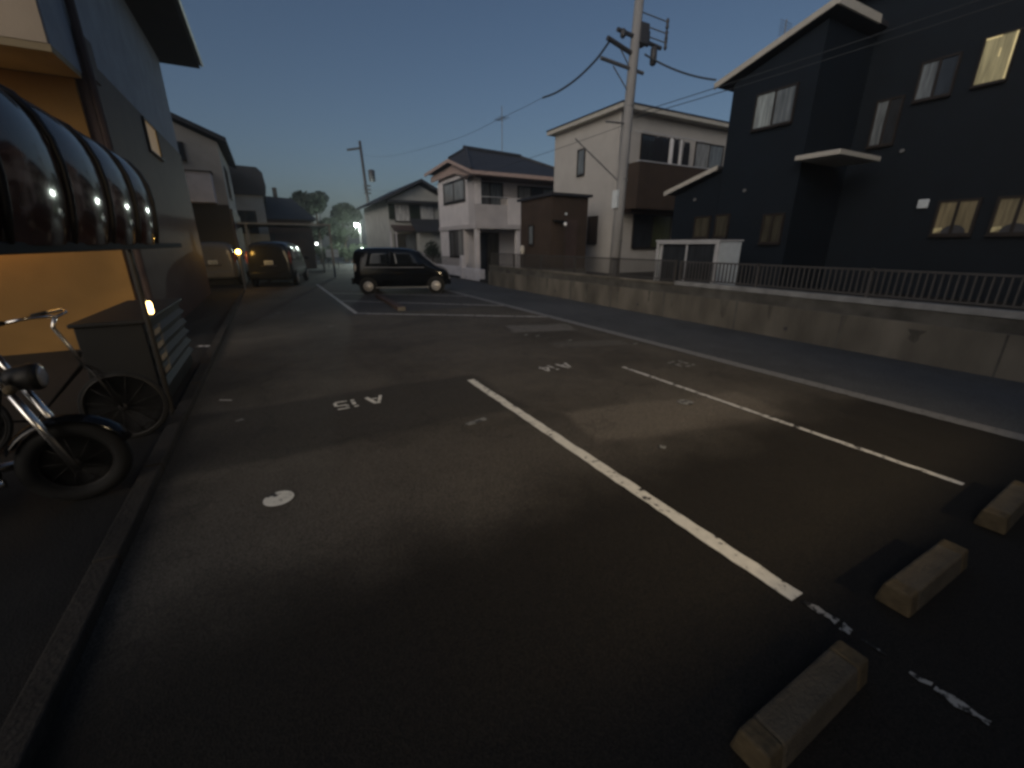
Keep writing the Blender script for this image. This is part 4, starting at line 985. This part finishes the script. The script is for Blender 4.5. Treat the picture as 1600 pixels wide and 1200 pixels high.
# carport over the two vans
cp = thing('carport', (1, 27, 0), 'flat carport with a pale front beam over the parked minivans', 'carport')
MB().box(-3.6, 3.15, 25.4, 25.52, 2.66, 2.74).build('front_beam', 'steel', cp)
MB().box(-3.6, 3.15, 25.53, 31.0, 2.70, 2.74).build('roof_sheet', 'roof_dark', cp)
for x in (-3.5, -0.75, 3.05):
    for y in (25.6, 30.8): MB().box(x - 0.05, x + 0.05, y - 0.05, y + 0.05, 0, 2.70).build('post', 'steel', cp)

# ------------------------------------------------------------------ houses at the far left
h = thing('white_house', (-4, 25, 0), 'white house with a boxy white balcony beyond the apartment block', 'house')
MB().prism([(-1.15, 23.2, 0), (-1.15, 23.2, 5.75), (-4.5, 23.2, 7.2), (-8, 23.2, 5.7), (-8, 23.2, 0)], (0, 7, 0)).build('wall', 'offwhite', h)
MB().prism([(-0.80, 22.9, 5.72), (-0.80, 22.9, 5.90), (-4.5, 22.9, 7.46), (-4.5, 22.9, 7.28)], (0, 7.5, 0)).build('roof', 'tile', h)
MB().prism([(-8.3, 22.9, 5.72), (-8.3, 22.9, 5.90), (-4.5, 22.9, 7.46), (-4.5, 22.9, 7.28)], (0, 7.5, 0)).build('roof', 'tile', h)
MB().box(-8, -1.16, 23.13, 23.199, 0, 3.34).build('dark_lower_front', 'rib', h)  # thin slab making the front darker below the balcony
MB().box(-2.75, -1.55, 22.45, 23.19, 3.36, 4.50).build('balcony', 'white_wall', h, bevel=0.02)
MB().box(-2.80, -1.50, 22.40, 23.19, 4.50, 4.54).build('balcony_cap', 'bronze', h)
win_y(h, 23.2, -2.75, -2.35, 5.0, 5.6, ('glass',), 'bronze')
win_x(h, -1.15, 24.6, 26.0, 3.8, 5.0, ('glass', 'glass'), 'bronze', out=1)
MB().box(-1.14, -1.08, 23.21, 30.1, 0, 3.2).build('side_cladding', 'brown_dark', h)
h = thing('grey_house', (-1, 33, 0), 'grey house with a dark boxy mansard roof beyond the white house', 'house')
MB().box(-6, 0.25, 31.5, 38, 0, 4.55).build('wall', 'sage', h)
MB().prism([(-6, 31.3, 4.5), (0.42, 31.3, 4.5), (0.50, 31.3, 5.0), (0.42, 31.3, 5.75), (0.15, 31.3, 6.02), (-6, 31.3, 6.2)], (0, 6.8, 0)).build('roof', 'tile', h)
win_y(h, 31.5, -1.4, -0.3, 2.4, 3.6, ('glass', 'glass'), 'bronze')
h = thing('low_house', (2, 38, 0), 'low dark house with a hipped roof and small chimney behind the carport', 'house')
MB().box(-3.4, 3.1, 36, 42, 0, 3.4).build('wall', 'brown_dark', h)
MB().add([(-3.9, 35.5, 3.4), (3.5, 35.5, 3.4), (3.5, 42.5, 3.4), (-3.9, 42.5, 3.4), (-1.5, 39, 5.25), (2.2, 39, 5.05)], [(0, 1, 5, 4), (1, 2, 5), (2, 3, 4, 5), (3, 0, 4), (3, 2, 1, 0)]).build('roof', 'tile', h)
MB().box(1.0, 1.3, 38.9, 39.2, 5.0, 5.75).build('chimney', 'concrete_dark', h)
win_y(h, 36, -1, 0.6, 1.2, 2.4, ('glass', 'glass'), 'bronze')

# ------------------------------------------------------------------ lamps at the far end, sign
def street_lamp(x, y, z, label, m='lamp_white', r=0.12, power=0):
    t = thing('street_lamp', (x, y, 0), label, 'street lamp', 'white lamps at the far end')
    MB().tube([(x + 0.25, y, 0), (x + 0.25, y, z + 0.1), (x + 0.1, y, z + 0.18)], 0.04, 8).build('post', 'steel', t)
    MB().lathe([(0.16, 0.12), (0.18, 0.16), (0.04, 0.22)], (x, y, z), (0, 0, 1), 14).build('shade', 'steel', t)
    MB().ball((x, y, z + 0.03), r, 14).build('bulb', m, t, smooth=True)
    if power: point('street_lamp_light', (x, y - 0.25, z - 0.12), power, (0.88, 1.0, 0.90), 0.1)
street_lamp(7.31, 42, 3.32, 'brightest white street lamp, lower one beside the far hedge', r=0.14, power=800)
street_lamp(8.43, 42, 4.42, 'smaller white street lamp above and beside the brightest one', r=0.09, power=200)
street_lamp(2.75, 30.2, 1.72, 'small low white lamp at the end of the carport', 'lamp_small', 0.075, 3)
al = thing('bollard_lamp', (-1.02, 20.5, 0), 'short post with a glowing amber lamp beside the pale minivan', 'lamp')
MB().tube([(-1.02, 20.5, 0), (-1.02, 20.5, 1.36)], 0.035, 8).build('post', 'steel', al)
MB().ball((-1.02, 20.5, 1.45), 0.085, 14).build('bulb', 'lamp_amber', al, smooth=True)
MB().lathe([(0.11, 0), (0.10, 0.03), (0.02, 0.07)], (-1.02, 20.5, 1.54), (0, 0, 1), 12).build('cap', 'steel', al)
point('bollard_lamp_light', (-1.02, 20.38, 1.45), 11, (1.0, 0.58, 0.14), 0.08)
sg = thing('sign_board', (4.15, 35, 0), 'white two panel sign board standing at the far end of the lot', 'sign')
MB().box(3.72, 4.60, 35.0, 35.04, 0.82, 1.36).build('panel', 'signw', sg)
MB().box(3.74, 4.58, 34.985, 34.999, 1.08, 1.10).build('panel_joint', 'steel', sg)
for x in (3.82, 4.5): MB().tube([(x, 35.07, 0), (x, 35.07, 1.3)], 0.025, 6).build('leg', 'steel', sg)

# ------------------------------------------------------------------ utility poles and wires
p = thing('utility_pole', (8.8, 9.76, 0.6), 'tall concrete utility pole with crossarms in front of the cream house', 'utility pole')
MB().tube([(8.80, 9.76, 0.6), (8.84, 9.76, 3.0), (8.93, 9.76, 6.0), (9.03, 9.76, 8.6)], 0.155, 20, 0.105).build('pole', 'pole', p, smooth=True)
MB().tube([(7.88, 9.76, 6.08), (9.30, 9.76, 5.98)], 0.045, 8).build('crossarm', 'steel', p)
MB().tube([(8.05, 9.76, 6.52), (8.95, 9.76, 6.32)], 0.055, 8).build('crossarm', 'insul', p)
MB().tube([(8.35, 9.76, 6.75), (9.85, 9.76, 6.62)], 0.05, 8).build('crossarm', 'insul', p)
MB().tube([(8.28, 9.76, 5.98), (8.84, 9.76, 5.5)], 0.015, 6).build('brace', 'steel', p)
MB().tube([(8.42, 9.76, 6.44), (8.86, 9.76, 6.0)], 0.015, 6).build('brace', 'steel', p)
for x, z, l, r in ((9.58, 6.60, 0.42, 0.085), (8.5, 6.78, 0.2, 0.07), (9.2, 7.0, 0.3, 0.09), (9.32, 6.9, 0.35, 0.06)):
    MB().lathe([(r * 0.5, 0), (r, 0.04), (r, l - 0.04), (r * 0.4, l)], (x, 9.72, z - l), (0, 0, 1), 14).build('insulator', 'insul', p, smooth=True)
for z in (7.25, 7.0, 6.8):
    MB().tube([(9.0, 9.76, z), (9.95, 9.70, z - 0.06)], 0.014, 6).build('side_arm', 'steel', p)
    MB().lathe([(0.02, 0), (0.045, 0.04), (0.03, 0.12), (0.045, 0.18), (0.02, 0.24)], (9.95, 9.70, z - 0.22), (0, 0, 1), 10).build('insulator', 'insul', p, smooth=True)
MB().box(8.98, 9.28, 9.62, 9.9, 6.55, 7.0).build('switch_box', 'insul', p, bevel=0.02)
for z in (1.8, 3.4, 5.15): MB().lathe([(0.165 - z * 0.006, 0), (0.165 - z * 0.006, 0.05)], (8.80 + (z - 0.6) * 0.025, 9.76, z), (0, 0, 1), 18).build('band', 'steel', p)
MB().box(8.63, 8.70, 9.66, 9.86, 2.7, 3.15).build('name_plate', 'signw', p)
MB().tube([(8.15, 9.76, 4.75), (8.84, 9.76, 4.78)], 0.025, 6).build('bracket', 'steel', p)
MB().tube([(7.60, 10.3, 4.40), (8.78, 9.76, 3.35)], 0.018, 6).build('stay', 'steel', p)
p = thing('utility_pole', (8.8, 42.5, 0), 'distant utility pole with a top arm and transformer behind the lamps', 'utility pole')
MB().tube([(8.8, 42.5, 0), (8.62, 42.5, 5.0), (8.42, 42.5, 10.2)], 0.17, 10, 0.11).build('pole', 'insul', p, smooth=True)
MB().tube([(7.3, 42.5, 9.4), (8.5, 42.5, 9.65)], 0.09, 8).build('crossarm', 'insul', p)
MB().lathe([(0.1, 0), (0.28, 0.06), (0.28, 0.95), (0.1, 1.0)], (9.15, 42.4, 7.0), (0, 0, 1), 14).build('transformer', 'insul', p, smooth=True)
for z in (6.0, 6.3, 6.6): MB().box(8.35, 8.95, 42.35, 42.5, z, z + 0.12).build('cable_box', 'insul', p)
def wire(a, b, sag, r, label, group='overhead wires'):
    a, b = Vector(a), Vector(b); pts = []
    for i in range(25): u = i / 24; q = a.lerp(b, u); q.z -= sag * 4 * u * (1 - u); pts.append(q)
    return tag(MB().tube(pts, r, 6).build('overhead_wire', 'wire'), label, 'wire', group)
def path_wire(pts, r, label):
    p = [Vector(q) for q in pts]; out = []
    for i in range(len(p) - 1):
        p0, p1, p2, p3 = p[max(i - 1, 0)], p[i], p[i + 1], p[min(i + 2, len(p) - 1)]
        for k in range(6):
            t = k / 6; out.append(0.5 * ((2 * p1) + (p2 - p0) * t + (2 * p0 - 5 * p1 + 4 * p2 - p3) * t * t + (3 * p1 - p0 - 3 * p2 + p3) * t ** 3))
    out.append(p[-1])
    return tag(MB().tube(out, r, 6).build('overhead_wire', 'wire'), label, 'wire', 'overhead wires')
path_wire([(8.10, 9.76, 6.44), (8.1, 10.25, 6.21), (8.1, 11.05, 6.02), (8.1, 11.96, 5.95), (8.1, 12.72, 6.0)], 0.026, 'thick dark cable sagging steeply from the near pole crossarm')
path_wire([(8.1, 12.72, 6.0), (8.1, 15.6, 6.05), (8.1, 20.8, 6.25), (8.15, 33.1, 7.5), (8.3, 42.4, 9.2)], 0.006, 'thin line running on from the thick cable to the distant pole top')
wire((8.9, 9.7, 4.78), (8.6, 42.4, 6.3), 0.6, 0.007, 'lowest wire from the near pole bracket towards the distant pole')
wire((9.3, 9.76, 6.40), (10.9, 8.75, 5.80), 0.10, 0.022, 'twisted service cable from the near pole insulators to the navy house')
wire((8.98, 9.7, 5.0), (10.6, -14, 6.2), 0.35, 0.008, 'thin wire from the near pole passing in front of the navy house eave')
wire((8.98, 9.7, 4.9), (10.6, -14, 5.95), 0.35, 0.008, 'second thin wire just below the one passing the navy house eave')

# ------------------------------------------------------------------ added to stand in for lens glare and lamp glow: haze
m = bpy.data.materials.new('glare_haze'); m.use_nodes = True; t = m.node_tree
t.nodes.remove(t.nodes['Principled BSDF'])
pv = t.nodes.new('ShaderNodeVolumePrincipled'); pv.inputs['Color'].default_value = (0.86, 0.90, 0.93, 1); pv.inputs['Density'].default_value = 0.0020; pv.inputs['Anisotropy'].default_value = 0.55
t.links.new(pv.outputs[0], t.nodes['Material Output'].inputs['Volume'])
hz = MB().box(-152, 172, -122, 182, -1.2, 12.5).build('glare_haze', m); hz['kind'] = 'stuff'
